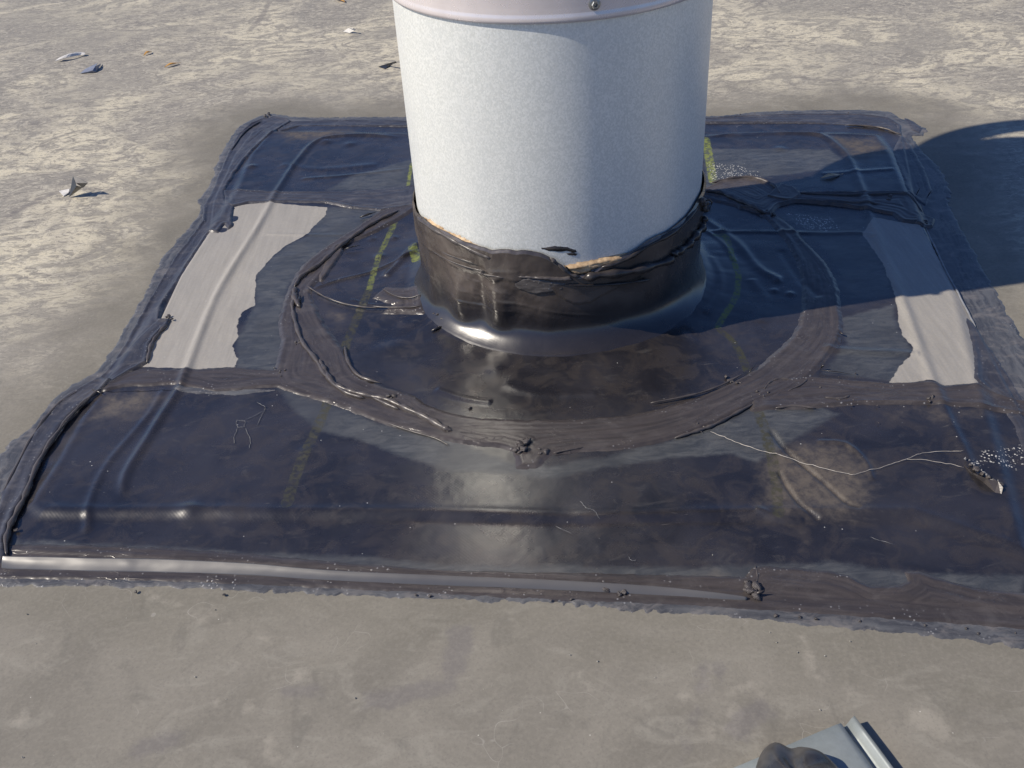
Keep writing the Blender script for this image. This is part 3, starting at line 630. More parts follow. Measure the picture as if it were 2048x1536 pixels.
# cut folds / overhanging lips (raised ropes of sealant)
def rope(pts, r, mat=TARB, name='sealant_rope', dz=.0, wob=.3):
    q = smooth_line(PP(pts), 5); n = len(q); rs = [r*(1+wob*math.sin(i*1.7)+wob*.5*random.uniform(-1, 1))*min(1, .25+min(i, n-1-i)*.35) for i in range(n)]
    base = [Tat(*p) for p in q]
    P3 = np.array([[p[0], p[1], b + dz + r*.3] for p, b in zip(q, base)])
    return tube(name, P3, rs, mat, patch, 7)
ropes = [([(205, 782), (164, 812), (120, 862), (79, 925), (52, 992), (30, 1034), (14, 1075), (13, 1112)], .0028, .0035), ([(0, 1000), (25, 948), (70, 868), (113, 815), (160, 782)], .002, .0035),
         ([(590, 580), (605, 558), (640, 535), (680, 500), (720, 470), (760, 445), (800, 426)], .0032, .003), ([(601, 622), (590, 600), (592, 580)], .004, .003), ([(596, 590), (586, 615), (592, 650), (606, 690), (632, 724), (655, 760), (690, 790), (730, 803)], .0028, .003),
         ([(640, 725), (650, 745), (668, 772), (700, 788), (735, 797), (775, 806), (810, 822), (850, 840), (885, 860), (905, 868)], .0034, .0025), ([(744, 800), (775, 815), (800, 826)], .0022, .003),
         ([(690, 697), (698, 730), (720, 757), (765, 772)], .0024, .0015), ([(612, 575), (640, 592), (670, 608), (715, 617), (760, 622)], .0014, .002), ([(1404, 388), (1440, 392), (1470, 405), (1500, 418), (1530, 433)], .004, .003), ([(1420, 372), (1470, 362), (1510, 362), (1545, 376), (1560, 395)], .003, .003),
         ([(1590, 392), (1700, 396), (1790, 393), (1820, 398), (1845, 425)], .0022, .003), ([(1596, 404), (1680, 409), (1770, 414)], .0022, .0025), ([(1348, 881), (1400, 864), (1430, 853), (1470, 832), (1508, 812)], .0022, .001), ([(1300, 812), (1380, 797), (1440, 778), (1490, 752)], .0014, .003),
         ([(1550, 822), (1590, 817), (1632, 822)], .0018, .0015), ([(1648, 800), (1680, 803), (1700, 797)], .0015, .002), ([(1527, 785), (1540, 770), (1560, 763), (1585, 766)], .0015, .002), ([(1574, 788), (1600, 776), (1615, 764)], .0012, .002), ([(295, 730), (304, 694), (318, 672), (342, 645)], .0026, .001), ([(462, 300), (490, 262), (525, 240)], .0018, .003),
         ([(1690, 250), (1740, 252), (1775, 258), (1800, 268)], .0018, .002), ([(1107, 912), (1140, 905), (1170, 900)], .0012, .002), ([(900, 895), (870, 880), (820, 865), (770, 848)], .0009, .001), ([(850, 612), (800, 606), (765, 585)], .001, .003), ([(845, 628), (790, 625), (740, 618)], .0012, .003), ([(848, 642), (800, 645)], .001, .003), ([(850, 584), (805, 584)], .001, .002),
         ([(1510, 1129), (1515, 1150), (1512, 1175)], .0008, .001)]
for pts, r, dz in ropes: rope(pts, r, dz=dz)
def spike(a, b, za=.002, zb=.006, r=.0013, mat=TAR, name='sealant_drip'):
    p = P(*a); q = P(*b, zb + .004); 
    A3 = np.array([p[0], p[1], Tat(p[0], p[1])+za]); B3 = np.array([q[0], q[1], q[2]])
    mid = (A3+B3)/2 + np.array([0, 0, .001])
    tube(name, [A3, mid, B3], [r*1.3, r, r*.4], mat, patch)
for s_ in [((864, 673), (890, 652), .002, .01, .0022), ((1640, 744), (1649, 728), .002, .012, .0015), ((1641, 748), (1706, 749), .004, .004, .0007), ((1678, 672), (1686, 668), .003, .008, .0015), ((1833, 388), (1840, 376), .002, .01, .001), ((1855, 392), (1864, 380), .002, .01, .001), ((720, 440), (752, 424), .003, .007, .002), ((690, 505), (722, 490), .004, .008, .0012), ((597, 620), (600, 588), .003, .008, .0028), ((1505, 1190), (1530, 1180), .002, .006, .0015), ((1030, 905), (1060, 885), .003, .008, .0016),
           ((180, 778), (205, 787), .002, .006, .0018), ((1498, 752), (1512, 728), .004, .006, .001)]:
    spike(*s_)
# crumbs of sealant: one lump shape family, many copies
def lump_mesh(seed):
    rnd = np.random.default_rng(seed); import bmesh
    bm = bmesh.new(); bmesh.ops.create_icosphere(bm, subdivisions=2, radius=1.0)
    dirs = rnd.normal(size=(7, 3)); amp = rnd.uniform(.15, .6, 7)
    for v in bm.verts:
        c = np.array(v.co); k = 1 + sum(a*math.sin(3*float(c@d)) for a, d in zip(amp, dirs))*.33
        v.co = Vector(c*k); v.co.z = v.co.z*.7
    me = bpy.data.meshes.new('sealant_crumb'); bm.to_mesh(me); bm.free()
    me.polygons.foreach_set('use_smooth', [True]*len(me.polygons)); me.materials.append(TARB); return me
lumps = [lump_mesh(i) for i in range(6)]
def crumb(px, py, r, dz=0.0, parent=patch, mesh=None):
    q = P(px, py); o = bpy.data.objects.new('sealant_crumb', mesh or random.choice(lumps))
    o.location = (q[0], q[1], Tat(q[0], q[1]) + r*.35 + dz); o.scale = (r*random.uniform(.7, 1.4), r*random.uniform(.7, 1.3), r*random.uniform(.6, 1.1)); o.rotation_euler = (random.uniform(-.5, .5), random.uniform(-.5, .5), random.uniform(0, 6.28))
    link(o, parent); return o
for cx, cy, n, sp, r in [(1042, 893, 12, 13, .0055), (1036, 907, 6, 9, .004), (1085, 909, 4, 12, .003), (1506, 1178, 12, 14, .005), (1500, 1165, 4, 8, .003), (785, 800, 7, 12, .003), (893, 861, 4, 9, .002), (535, 230, 5, 10, .0035), (1780, 400, 4, 10, .004), (1850, 442, 7, 14, .004), (1465, 770, 6, 12, .003), (1535, 432, 5, 12, .004), (338, 640, 5, 9, .003), (1412, 415, 5, 10, .004), (560, 745, 5, 12, .002), (1520, 795, 5, 12, .002), (1865, 803, 3, 10, .003), (193, 786, 4, 8, .003), (600, 690, 5, 14, .002), (1700, 805, 8, 60, .0016), (1400, 868, 3, 20, .002), (870, 640, 5, 16, .003), (885, 655, 4, 14, .002), (1245, 1181, 3, 12, .003), (1215, 1175, 1, 2, .003), (30, 1060, 2, 6, .003)]:
    for k in range(n): crumb(cx+random.gauss(0, sp*.5), cy+random.gauss(0, sp*.4), r*random.uniform(.4, 1.0), .0022)
for k in range(26):   # sparse grit pressed along the seams
    t = random.random()
    crumb(*random.choice([(lambda t=t: (1510+540*t, 1228+34*t+random.gauss(0, 4)))(), (lambda t=t: (600+800*t, 1176+30*t+random.gauss(0, 4)))(), (lambda t=t: (1409+330*t, 231-6*t+random.gauss(0, 3)))(), (lambda t=t: (430+70*t, 400-140*t+random.gauss(0, 4)))()]), random.uniform(.0008, .0017), .001)
for px, py, r in [(941, 820, .0022), (258, 1127, .0022), (437, 1133, .0016), (755, 1155, .0022), (1215, 1178, .003), (85, 1126, .003), (270, 1181, .0018), (447, 1186, .0018)]:
    crumb(px, py, r, .004 if 1100 < py < 1160 else .001)

# pale scratches lying on the membrane
def scratch(pts, r=.0006, parent=patch, name='scratch_mark', mat=CHALK):
    q = PP(pts); o = []
    for i in range(len(q)-1):
        for k in range(5):
            t = k/5; p = q[i]*(1-t)+q[i+1]*t; o.append((p[0]+random.gauss(0, .0004), p[1]+random.gauss(0, .0004), Tat(p[0], p[1])+.0012+r*.2))
    o.append((*q[-1], Tat(*q[-1])+.0012))
    rs = [r*random.uniform(.4, 1.4) for _ in o]
    return tube(name, o, rs, mat, parent, 5)
for sc_ in [[(474, 843), (491, 845), (489, 857), (476, 858), (474, 843)], [(476, 858), (468, 880), (470, 890)], [(515, 808), (532, 818), (530, 824), (514, 855)], [(530, 824), (505, 838), (492, 842)], [(492, 860), (502, 885), (500, 900)], [(1160, 1005), (1172, 1020), (1186, 1025), (1201, 1040)], [(1112, 1050), (1145, 1066)],
            [(1257, 1112), (1263, 1120), (1272, 1119)], [(1740, 1072), (1790, 1088)]]:
    scratch(sc_, .00022)
# wrinkled flap and torn edge at the far right
flap = [P(1926, 928, .008), P(1945, 945, .013), P(1975, 958, .015), P(1996, 962, .013), P(2006, 975, .011), P(2002, 992, .005), P(1990, 985, .006), P(1965, 965, .005), P(1940, 948, .005)]
mesh_obj('torn_flap', [tuple(p) for p in flap], [(0, 1, 8), (1, 2, 7, 8), (2, 3, 6, 7), (3, 4, 5, 6)], TARB, patch, False)
for k in range(6): crumb(1938+k*12, 940+k*7, .003, .002)
lm2 = lump_mesh(33); lm2.materials.clear(); lm2.materials.append(CHALK)
for k in range(14):
    crumb(1932+k*5+random.gauss(0, 2), 930+k*3.6+random.gauss(0, 2), random.uniform(.0009, .002), .003, mesh=lm2)

# ------------------------------------------------------------------ boot round the pipe
toppx = [(834, 424), (850, 436), (865, 448), (890, 462), (917, 476), (940, 485), (965, 493), (985, 500), (1020, 498), (1053, 500), (1081, 506), (1100, 514), (1115, 524), (1130, 535), (1145, 546), (1160, 549), (1180, 545), (1200, 532), (1225, 520), (1252, 508), (1275, 495), (1293, 482), (1325, 466), (1354, 448), (1375, 428), (1392, 404), (1401, 388)]
tp = sorted([cyl(*p) for p in toppx]); tphi = np.array([a for a, z in tp]); tz = np.array([z for a, z in tp])
tphi = np.concatenate([[-math.pi-.2], tphi, [math.pi]]) if False else tphi
NU, NVv = 900, 110
ph = np.linspace(-math.pi*1.5, math.pi*.5, NU, endpoint=False)
order = np.argsort(tphi)
def topz(p):
    q = np.where(p < -math.pi/2-math.pi/2-.6, p+2*math.pi, p)
    z = np.interp(p, tphi, tz)
    return z
PH, VV = np.meshgrid(ph, np.linspace(0, 1, NVv))
TZ = topz(PH) + .0022*fbm(PH*12, PH*0, 1, 4, 80)
kf = .26 + .74*np.clip(-np.sin(PH+.12), 0, 1)**.8
kf = kf*(1 + .09*fbm(PH*3, PH*0, 1, 3, 88))
RE = .2042 + .024*kf
EI = np.clip(np.round((RE*np.cos(PH)-gx[0])/STEP).astype(int), 0, NX-1); EJ = np.clip(np.round((RE*np.sin(PH)-gy[0])/STEP).astype(int), 0, NY-1)
ZE = T[EJ, EI] + .0006
kn = np.hanning(61); kn /= kn.sum()
ze = np.convolve(np.concatenate([ZE[0, -30:], ZE[0], ZE[0, :30]]), kn, 'valid'); ZE = np.broadcast_to(ze, ZE.shape)
Zb = ZE + (TZ-ZE)*VV**1.3
fl_r = .024*kf*np.clip(1-(Zb-ZE)/.032, 0, 1)**2.2
fl_r = np.where(VV == 0, fl_r+.006, fl_r); Zb = np.where(VV == 0, ZE-.005, Zb)
rb = .2042 + fl_r
depth = TZ - Zb
lefty = sst(-1.45, -1.9, PH)                       # the sunlit, more wrinkled side
rb = rb + .0022*sst(.046, .040, depth+.004*fbm(PH*9, Zb*30, 1, 3, 82)) * (depth > -.1) * 1.0       # sealant smeared over the top of the boot
rb = rb + lefty*.0012*fbm(PH*14, Zb*60, 1, 4, 84)*sst(.03, .06, Zb) + .0006*fbm(PH*7, Zb*22, 1, 3, 85)*sst(.015, .05, Zb)
for (px, py, h, su, sz) in [(925, 608, .0080, .085, .045), (964, 590, -.0035, .05, .04), (1000, 600, .0080, .075, .045), (870, 560, .005, .08, .05), (1025, 560, .0025, .06, .02), (905, 520, .002, .05, .012), (1100, 610, .002, .2, .03), (1250, 600, -.002, .15, .03)]:
    a_, z_ = cyl(px, py); rb = rb + h*np.exp(-((PH-a_)/su)**2 - ((Zb-z_)/sz)**2)*sst(.022, .045, Zb)
for k in range(10):
    a0 = random.uniform(-2.7, -1.6); z0 = random.uniform(.06, .12); sl = random.uniform(-.05, .03)
    rb = rb + .0006*np.exp(-((Zb-z0-sl*(PH-a0))/.0022)**2)*np.exp(-((PH-a0)/.22)**2)
rb = np.where(VV > .985, rb-.0028, rb)
Vb = np.stack([rb*np.cos(PH), rb*np.sin(PH), Zb], -1).reshape(-1, 3)
j, i = np.meshgrid(np.arange(NVv-1), np.arange(NU), indexing='ij'); i2 = (i+1) % NU
Fb = np.stack([j*NU+i, j*NU+i2, (j+1)*NU+i2, (j+1)*NU+i], -1).reshape(-1, 4)
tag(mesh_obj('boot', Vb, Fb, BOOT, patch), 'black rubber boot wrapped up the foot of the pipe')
def cylpatch(name, pts, thick, mat, parent, nz=.0006, R0=.2005, step=.0013, rag=.0012, label=None):
    q = np.array([cyl(*p, R=.2015) for p in pts]); uv = np.stack([q[:, 0]*.2, q[:, 1]], 1)
    u = np.arange(uv[:, 0].min()-.005, uv[:, 0].max()+.005, step); v = np.arange(uv[:, 1].min()-.005, uv[:, 1].max()+.005, step)
    U, W = np.meshgrid(u, v); d = sdf(U, W, uv) + rag*fbm(U, W, 120, 3, 90)
    r = R0 + np.where(d > 0, thick*sst(0, .004, d) + nz*fbm(U, W*3, 90, 3, 91), np.maximum(d, -.002))
    m = d > -.002; qd = m[:-1, :-1] & m[1:, :-1] & m[:-1, 1:] & m[1:, 1:]
    j, i = np.nonzero(qd); n = len(u); a = j*n+i; Fq = np.stack([a, a+1, a+n+1, a+n], 1)
    used, inv = np.unique(Fq, return_inverse=True); A_ = (U/.2).ravel()[used]; rr = r.ravel()[used]
    o = mesh_obj(name, np.stack([rr*np.cos(A_), rr*np.sin(A_), W.ravel()[used]], 1), inv.reshape(Fq.shape), mat, parent, True, {'edge': np.abs(d.ravel()[used])})
    if label: o['label'] = label
    return o
cylpatch('dried_sealant', [(1128, 532), (1160, 526), (1200, 518), (1235, 510), (1256, 508), (1250, 518), (1215, 530), (1185, 540), (1175, 548), (1150, 552), (1138, 544)], .0042, FOAM, patch, .003, label='crumbly cream dried sealant above the boot')
cylpatch('sealant_smear', [(1083, 498), (1110, 494), (1135, 495), (1152, 501), (1153, 506), (1130, 503), (1100, 503)], .0012, TAR, patch)
cylpatch('sealant_smear', [(1132, 508), (1145, 506), (1156, 509), (1152, 513), (1138, 511)], .0012, TAR, patch)
cylpatch('sealant_smear', [(1014, 555), (1060, 548), (1090, 552), (1138, 560), (1128, 580), (1075, 588), (1040, 580)], .0068, mat_seal('hatched_sealant', (.045, .04, .04), (.10, .09, .085), .4, .5), patch, .001)
cylpatch('sealant_smear', [(1010, 542), (1060, 545), (1140, 545), (1155, 560), (1060, 556), (1015, 550)], .0085, TARB, patch, .002)
def cylrope(pts, r, mat, off=.006, R=.2035):
    q = smooth_line([cyl(*p) for p in pts], 6); n = len(q)
    P3 = [((R+off)*math.cos(a), (R+off)*math.sin(a), z) for a, z in q]
    rs = [r*(1+.28*math.sin(i*.9)+.2*random.uniform(-1, 1))*min(1, .3+min(i, n-1-i)*.3) for i in range(n)]
    return tube('sealant_rope', P3, rs, mat, patch, 8)
cylrope([(1165, 552), (1200, 545), (1250, 540), (1300, 528), (1335, 516), (1342, 505), (1352, 500), (1368, 488), (1378, 475), (1390, 462), (1398, 448), (1401, 430)], .0052, TAR)
cylrope([(1130, 566), (1200, 567), (1260, 562), (1300, 556)], .0016, TAR, .004)
cylrope([(1200, 533), (1250, 517), (1293, 490), (1354, 455), (1392, 412)], .0026, TAR, .003)
cylrope([(838, 432), (860, 450), (890, 468), (920, 485), (960, 505), (985, 515)], .0026, TARB, .003)
cylrope([(872, 498), (900, 515), (940, 530), (975, 538)], .0009, TARB, .0062)
cylrope([(890, 500), (920, 512), (955, 522)], .0009, TARB, .0062)
cylrope([(960, 540), (975, 545), (995, 548), (1012, 552)], .0011, TARB, .0062)
cylrope([(1100, 513), (1118, 527), (1138, 545), (1160, 552)], .0022, TARB, .003)
cylpatch('dried_sealant', [(842, 436), (858, 440), (880, 455), (920, 473), (962, 495), (955, 498), (915, 482), (870, 462), (848, 450)], .0030, FOAM, patch, .0025, rag=.003)
# crumpled knot standing off the right hand side of the boot
for k, (px, py) in enumerate([(1403, 404), (1407, 412), (1404, 420), (1410, 415), (1400, 430)]):
    o = crumb(px, py, .006, 0); a_, z_ = cyl(1398, py-2); o.location = (.2085*math.cos(a_+.02*k), .2085*math.sin(a_+.02*k), z_)
ka, kz = cyl(1399, 412)
kk = lambda dr, dz: (( .207+dr)*math.cos(ka+.03), (.207+dr)*math.sin(ka+.03), kz+dz)
tube('sealant_drip', [kk(0, .004), kk(.008, .008), kk(.012, .004), kk(.010, -.003)], [.002, .0014, .001, .0006], TAR, patch)

# ------------------------------------------------------------------ the vent pipe
pipe = bpy.data.objects.new('vent_pipe', None); link(pipe)
tag(pipe, 'wide galvanized steel vent pipe standing on the black rubber patch', 'pipe')
mesh_ = lathe('lower_pipe', [(.2000, .004), (.2000, .14), (.2001, .28), (.2000, .47), (.196, .47), (.196, .004)], GALV, pipe, 900)
lathe('upper_sleeve', [(.2012, .440), (.2018, .4305), (.2026, .4290), (.2038, .4298), (.2044, .4325), (.2040, .4362), (.2032, .4385), (.2030, .445), (.2030, .56), (.2014, .56), (.2012, .445)], BRIGHT, pipe, 900)
a_, z_ = cyl(1189, 8, .2032)
def screw(a_, z_, R):
    rad = np.array([math.cos(a_), math.sin(a_), 0]); tg = np.array([-math.sin(a_), math.cos(a_), 0]); up = np.array([0, 0, 1.])
    V = []; Fc = []
    rings = [(.0066, 0, 0), (.0066, .0012, 0), (.0048, .0018, 0), (.0040, .0018, 1), (.0040, .0048, 1), (.0034, .0055, 1), (.0020, .0055, 0), (.0012, .0035, 0)]
    for r, h, hexa in rings:
        for k in range(24):
            t = 2*math.pi*k/24; rr = r
            if hexa: rr = r*.95/max(math.cos((t % (math.pi/3))-math.pi/6), .01)
            V.append(rad*(R+h)+rr*(math.cos(t)*tg+math.sin(t)*up)+np.array([0, 0, z_]))
    for i in range(len(rings)-1):
        for k in range(24): Fc.append((i*24+k, i*24+(k+1) % 24, (i+1)*24+(k+1) % 24, (i+1)*24+k))
    Fc.append(tuple((len(rings)-1)*24+k for k in range(24)))
    return mesh_obj('screw', V, Fc, SCREW, pipe, False)
screw(a_, z_, .2030)
for k in range(1, 4): screw(a_+k*math.pi/2, z_, .2030)
# upper works above the frame: they throw the wide shadow on the right
k_ = math.tan(SUN_EL)
sp_, sq_ = math.sin(SUN_DIR_AZ), math.cos(SUN_DIR_AZ)
cofs = (-.040*sp_, .040*sq_)
Vc = []; Fc_ = []                                  # eccentric reducer: centred on the sleeve below, off centre above
rows = [(.2032, .550, 0), (.2034, .5585, 0), (.2040, .560, .02), (.232, .599, .98), (.234, .601, 1), (.234, .779, 1), (.234, .78, 1), (.232, .78, 1), (.232, .601, 1), (.2015, .559, 0), (.2015, .550, 0)]
for r_, z0_, c_ in rows:
    for k in range(160):
        a = 2*math.pi*k/160; Vc.append((cofs[0]*c_+r_*math.cos(a), cofs[1]*c_+r_*math.sin(a), z0_))
for j in range(len(rows)):
    j2 = (j+1) % len(rows)
    for k in range(160): Fc_.append((j*160+k, j*160+(k+1) % 160, j2*160+(k+1) % 160, j2*160+k))
mesh_obj('adapter_cone', Vc, Fc_, BRIGHT, pipe)
z_ring = .943*k_
lathe('cap_body', [(.232, .76), (.232, z_ring-.02), (.232, z_ring+.22), (.228, z_ring+.22), (.228, .76)], BRIGHT, pipe, 128, (-.016*sp_, .016*sq_))
lathe('storm_ring', [(.286, z_ring), (.342, z_ring-.012), (.342, z_ring-.016), (.286, z_ring-.004)], BRIGHT, pipe, 128, closed=True)
for k in range(4):
    a = math.radians(20 + 90*k); c_, s_ = math.cos(a), math.sin(a)
    tube('bracket', [(c_*.226, s_*.226, z_ring-.001), (c_*.30, s_*.30, z_ring-.003)], .003, BRIGHT, pipe, 6, False)
lathe('cap_lid', [(.0, z_ring+.36), (.15, z_ring+.32), (.34, z_ring+.24), (.34, z_ring+.235), (.0, z_ring+.25)], BRIGHT, pipe, 128)

# ------------------------------------------------------------------ loose things
def sheet_piece(name, verts, faces, mat, thick=.0009, label=None, cat='scrap', group=None):
    """thin folded piece: px,py,z verts; given real thickness"""
    Vt = np.array([P(*v) for v in verts]); n = len(Vt); org = Vt.mean(0); org[2] = 0
    nrm = np.zeros((n, 3))
    for f in faces:
        a, b, c = Vt[f[0]], Vt[f[1]], Vt[f[2]]; q = np.cross(b-a, c-a); q /= np.linalg.norm(q)+1e-12
        for k in f: nrm[k] += q
    nrm /= np.linalg.norm(nrm, axis=1)[:, None]+1e-12
    V2 = np.vstack([Vt, Vt - nrm*thick]) - org
    Fc = [tuple(f) for f in faces] + [tuple(k+n for k in f[::-1]) for f in faces]
    edges = {}
    for f in faces:
        for a, b in zip(f, f[1:]+f[:1]): edges[(a, b)] = 1
    for (a, b) in edges:
        if (b, a) not in edges: Fc.append((b, a, a+n, b+n))
    o = mesh_obj(name, V2, Fc, mat, None, False); o.location = org
    tag(o, label, cat, group); return o
# curled strip at upper left
vs = []; fs = []
N = 9
for k in range(N):
    t = k/(N-1); x = 110+58*t; y0 = 120-9*math.sin(t*1.7)-1*t; zz = .004+.012*math.sin(math.pi*min(1, t*1.1))*(1-.4*t)
    vs.append((x, y0+1.5-1.5*t, .002+.45*zz)); vs.append((x+4*(1-t)+2, y0-3-2*math.sin(math.pi*t), .62*zz+.004)); vs.append((x+8*(1-t)+1, y0-5-2*math.sin(math.pi*t), .66*zz+.004))
for k in range(N-1):
    for m_ in (0, 1): fs.append([k*3+m_, (k+1)*3+m_, (k+1)*3+m_+1, k*3+m_+1])
sheet_piece('rubber_scrap', vs, fs, SCRAPG, .0012, 'long curled sliver of rubber with pale face at far left of the roof', 'scrap', 'loose scraps on the roof')
sheet_piece('rubber_scrap', [(160, 147, .001), (192, 144, .001), (195, 126, .010), (203, 127, .002), (191, 132, .011), (170, 138, .005), (185, 141, .006)],
            [[0, 6, 5], [0, 1, 6], [1, 4, 6], [6, 4, 5], [1, 3, 4], [5, 4, 2]], SCRAPB, .0012, 'small crumpled blue grey scrap just right of the curled sliver', 'scrap', 'loose scraps on the roof')
fs_ = bpy.data.objects.new('rubber_scrap', None); link(fs_); fo = P(146, 388, 0); fs_.location = fo
def fold(name, verts, faces, mat):
    o = sheet_piece(name, verts, faces, mat, .0014, None, None); o.location = Vector(o.location) - Vector(fo); o.parent = fs_
    for k in ('category', 'group'):
        if k in o: del o[k]
fold('dark_face', [(138, 394, .001), (146, 351, .036), (153, 372, .024), (165, 375, .010), (150, 386, .004)], [[0, 2, 1], [0, 4, 2], [4, 3, 2]], SCRAPK)
fold('pale_face', [(145, 350, .038), (176, 366, .026), (166, 376, .012), (152, 366, .027)], [[0, 3, 1], [3, 2, 1]], SCRAPM)
fold('tail', [(118, 382, .002), (139, 377, .006), (137, 385, .003), (127, 392, .001)], [[0, 3, 2, 1]], SCRAPG)
tag(fs_, 'folded triangular scrap standing up on the roof left of the patch', 'scrap', 'loose scraps on the roof')
sheet_piece('rubber_scrap', [(686, 63, .001), (697, 56, .012), (711, 60, .009), (699, 66, .001), (706, 57, .016)], [[0, 3, 1], [1, 3, 2], [1, 2, 4]], SCRAPG, .0015, 'tiny curled scrap at the top beside the pipe', 'scrap', 'loose scraps on the roof')
sheet_piece('rubber_scrap', [(757, 133, .001), (772, 128, .004), (779, 132, .002), (770, 137, .001), (790, 123, .02), (786, 128, .012), (793, 126, .016)], [[0, 3, 2, 1], [2, 5, 4, 1], [5, 6, 4]], SCRAPK, .0015, 'dark split scrap lying close to the left side of the pipe', 'scrap', 'loose scraps on the roof')
def leaf(px0, py0, px1, py1, wd, mat, label, z0=.002, lift=.006):
    a = P(px0, py0, z0); b = P(px1, py1, z0+lift*.3); n = 9; ax_ = (b-a); L = np.linalg.norm(ax_[:2]); dr = ax_[:2]/L; nn = np.array([-dr[1], dr[0]])
    tz0 = Tat(*a[:2]); V = []; Fc = []
    for k in range(n):
        t = k/(n-1); hw = wd*math.sin(math.pi*min(1, max(.03, t)))**.8*(1-.25*t)+.0003
        for s_ in (-1, -.45, 0, .45, 1):
            p = a[:2] + dr*L*t + nn*hw*s_
            V.append((p[0], p[1], tz0 + .0012 + lift*(.3*abs(s_)**1.5 + .55*math.sin(t*3.0)) + .0006*math.sin(9*t+3*s_)))
    for k in range(n-1):
        for j in range(4): Fc.append([k*5+j, k*5+j+1, (k+1)*5+j+1, (k+1)*5+j])
    m = len(V); c0 = np.array([a[0], a[1], tz0]); V = np.array(V)-c0; V2 = np.vstack([V, V-np.array([0, 0, .0004])])
    F2 = [tuple(f) for f in Fc]+[tuple(q+m for q in f[::-1]) for f in Fc]
    rimi = [k*5 for k in range(n)] + [(n-1)*5+j for j in range(1, 5)] + [k*5+4 for k in range(n-2, -1, -1)] + [3, 2, 1]
    for u, v in zip(rimi, rimi[1:]+rimi[:1]): F2.append((u, v, v+m, u+m))
    root = bpy.data.objects.new('leaf', None); link(root); root.location = c0
    mesh_obj('blade', V2, F2, mat, root)
    tube('stem', [V[2]+[0, 0, .0004], V[2]-np.array([dr[0], dr[1], 0])*L*.10+[0, 0, .001], V[2]-np.array([dr[0], dr[1], 0])*L*.2+[0, 0, .0005]], .0005, mat, root, 5)
    tag(root, label, 'leaf', 'fallen leaves on the roof')
leaf(288, 110, 303, 102, .0045, LEAFO, 'smaller pale orange leaf at upper left, above the larger one')
leaf(357, 126, 329, 133, .005, LEAFO, 'larger orange brown leaf lying on the roof at upper left')
leaf(672, -2, 690, 3, .006, LEAFO, 'orange leaf at the top edge left of the pipe')
leaf(1679, 355, 1641, 361, .0052, LEAFT, 'tan leaf lying in the shadow on the black patch', lift=.004)

# thread
tp_ = [(1420, 868), (1440, 876), (1470, 888), (1500, 899), (1530, 908), (1545, 911), (1560, 914), (1600, 927), (1650, 942), (1690, 951), (1705, 954), (1720, 950), (1760, 940), (1790, 930), (1815, 922), (1832, 914), (1860, 909), (1900, 908), (1925, 911)]
def surf_line(pts, dz, jit=.0004):
    q = smooth_line(PP(pts), 4); return np.array([(p[0]+random.gauss(0, jit), p[1]+random.gauss(0, jit), Tat(*p)+dz+abs(random.gauss(0, jit))) for p in q])
tl_ = surf_line(tp_, .0015); org = tl_[0].copy()
th = bpy.data.objects.new('thread', None); link(th); th.location = org
rs = [(.00045 if i < 34 else .0003)*random.uniform(.6, 1.2) for i in range(len(tl_))]
tube('long_strand', tl_-org, rs, THREAD, th, 5)
br = surf_line([(1810, 923), (1850, 926), (1890, 932), (1925, 940)], .0015)
tube('short_strand', br-org, [.0003]*len(br), THREAD, th, 5)
tag(th, 'long pale frayed thread lying across the front right of the black patch', 'thread')

# offcut at the bottom right
def plate():
    root = bpy.data.objects.new('metal_offcut', None); link(root)
    A0 = P(1684, 1446, .0085); L0 = P(1566, 1494, .0085)
    D1 = P(1762, 1560, .0085)      # inner crease further along
    along = (D1-A0); along /= np.linalg.norm(along); side = (A0-L0); side /= np.linalg.norm(side)
    prof = [(-.150, -.002), (-.06, 0), (-.02, 0.001), (-.006, .0012), (-.001, .0004), (.003, -.0062), (.006, -.0068), (.010, -.004), (.0145, .001), (.019, .0035)]
    V = []; Fc = []; n = len(prof); K = 15
    for k in range(K):
        s_ = k*.016
        for u, z in prof:
            p = A0 + along*s_ + side*(u*(1 if u < 0 else .62) + .002*math.sin(s_*25)*(u > .002)) + np.array([0, 0, z*(1+.5*s_)])
            V.append(p)
    for k in range(K-1):
        for j in range(n-1): Fc.append((k*n+j, (k+1)*n+j, (k+1)*n+j+1, k*n+j+1))
    m = len(V); V = np.array(V); org = np.array([A0[0], A0[1], 0]); V = V-org
    V2 = np.vstack([V, V-np.array([0, 0, .0011])]); F2 = Fc+[tuple(q+m for q in f[::-1]) for f in Fc]
    rimi = [k*n for k in range(K)]+[(K-1)*n+j for j in range(1, n)]+[k*n+n-1 for k in range(K-2, -1, -1)]+[j for j in range(n-2, 0, -1)]
    for u, v in zip(rimi, rimi[1:]+rimi[:1]): F2.append((u, u+m, v+m, v))
    root.location = org
    mesh_obj('plate', V2, F2, PLATE, root)
    tag(root, 'dull steel offcut with an upturned edge at the bottom right corner', 'metal scrap')
plate()
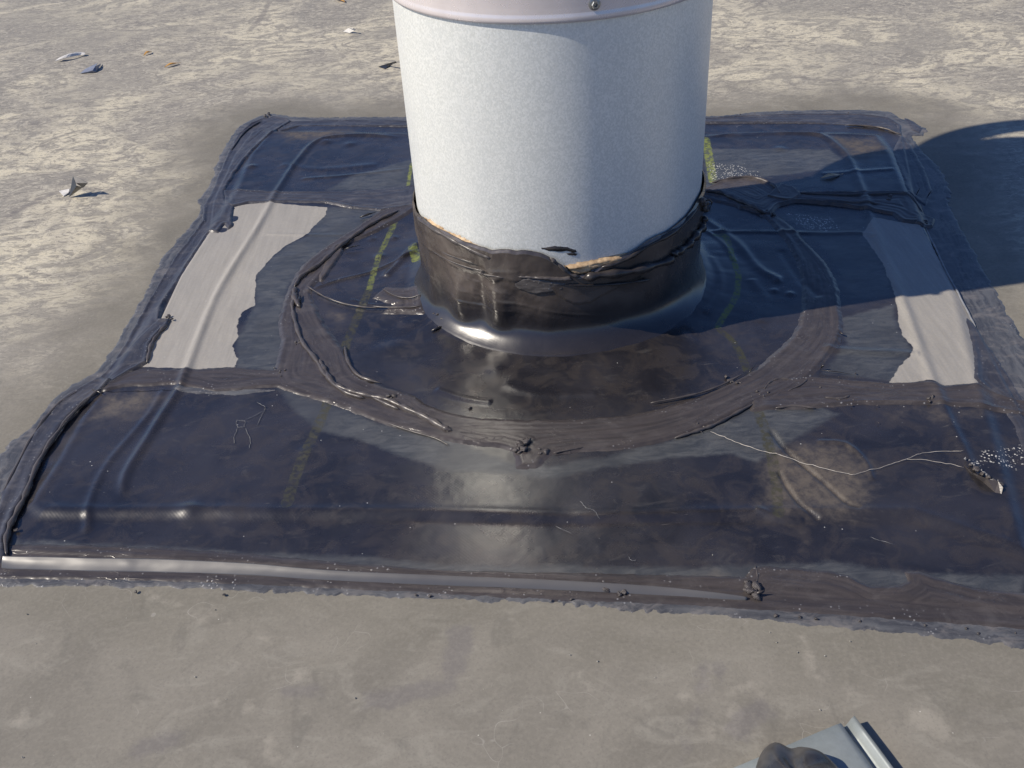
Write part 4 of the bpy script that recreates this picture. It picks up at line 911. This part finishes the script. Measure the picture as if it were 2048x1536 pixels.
def blob():
    NUb, NVb = 72, 30; V = []; Fc = []
    c = P(1600, 1592, .009)
    for j in range(NVb):
        v = j/(NVb-1)
        for i in range(NUb):
            u = 2*math.pi*i/NUb
            rad = .035*math.sin(v*math.pi/2)*(1+.10*math.sin(3*u+.6)+.05*math.sin(7*u)*v)
            z = .027*math.cos(v*math.pi/2)**.8*(1+.18*math.sin(2*u+1)*(1-v)) + .0022*math.sin(5*u+6*v)*v*(1-v)*4 + .002*math.sin(11*u)*v**3
            V.append((rad*math.cos(u)*.95, rad*math.sin(u)*1.25, max(z, .0)))
    for j in range(NVb-1):
        for i in range(NUb): Fc.append((j*NUb+i, (j+1)*NUb+i, (j+1)*NUb+(i+1) % NUb, j*NUb+(i+1) % NUb))
    Fc.append(tuple((NVb-1)*NUb+i for i in range(NUb)))
    o = mesh_obj('rubber_lump', V, Fc, mat_simple('crumpled_black_rubber', (.030, .030, .032), .3, 0, .5, .5, 45, (.075, .073, .072)), None); o.location = c
    tag(o, 'glossy black lump of crumpled rubber resting on the steel offcut', 'rubber lump')
blob()
# loose grit on the roof
def grit():
    V = []; Fc = []; rnd = np.random.default_rng(5)
    spots = [(54, 1229, 2.2), (71, 1287, 1.4), (390, 1354, 2), (710, 1396, 2.4), (430, 1220, 2), (156, 645, 1.5), (62, 629, 2), (1183, 1275, 1), (1425, 1113, 2), (1140, 1310, 2), (1195, 1323, 2.5), (1553, 1285, 2), (1540, 1265, 1.5), (1650, 1312, 2), (1700, 1283, 2), (1310, 1355, 1.6), (1640, 1420, 2), (1595, 1305, 2), (385, 480, 1.5), (45, 1515, 2)]
    for k in range(150): spots.append((rnd.uniform(-50, 2100), rnd.uniform(1215, 1560), rnd.uniform(.3, .9)))
    for px, py, s in spots:
        p = P(px, py, 0); z = Tat(p[0], p[1]); r = s*.0005; b = len(V)
        for dx, dy, dz in [(1, 0, 0), (0, 1, 0), (-1, 0, 0), (0, -1, 0), (0, 0, 1), (0, 0, -1)]:
            q = rnd.uniform(.6, 1.2); V.append((p[0]+dx*r*q, p[1]+dy*r*q, z+r*.4+dz*r*q*.8))
        for f in [(0, 1, 4), (1, 2, 4), (2, 3, 4), (3, 0, 4), (1, 0, 5), (2, 1, 5), (3, 2, 5), (0, 3, 5)]: Fc.append(tuple(b+i for i in f))
    o = mesh_obj('grit', V, Fc, mat_simple('grit_specks', (.45, .43, .38), .8, 0, .7, .1, 300), None, False)
    tag(o, 'scattered specks of grit on the roof', 'grit', kind='stuff')
grit()
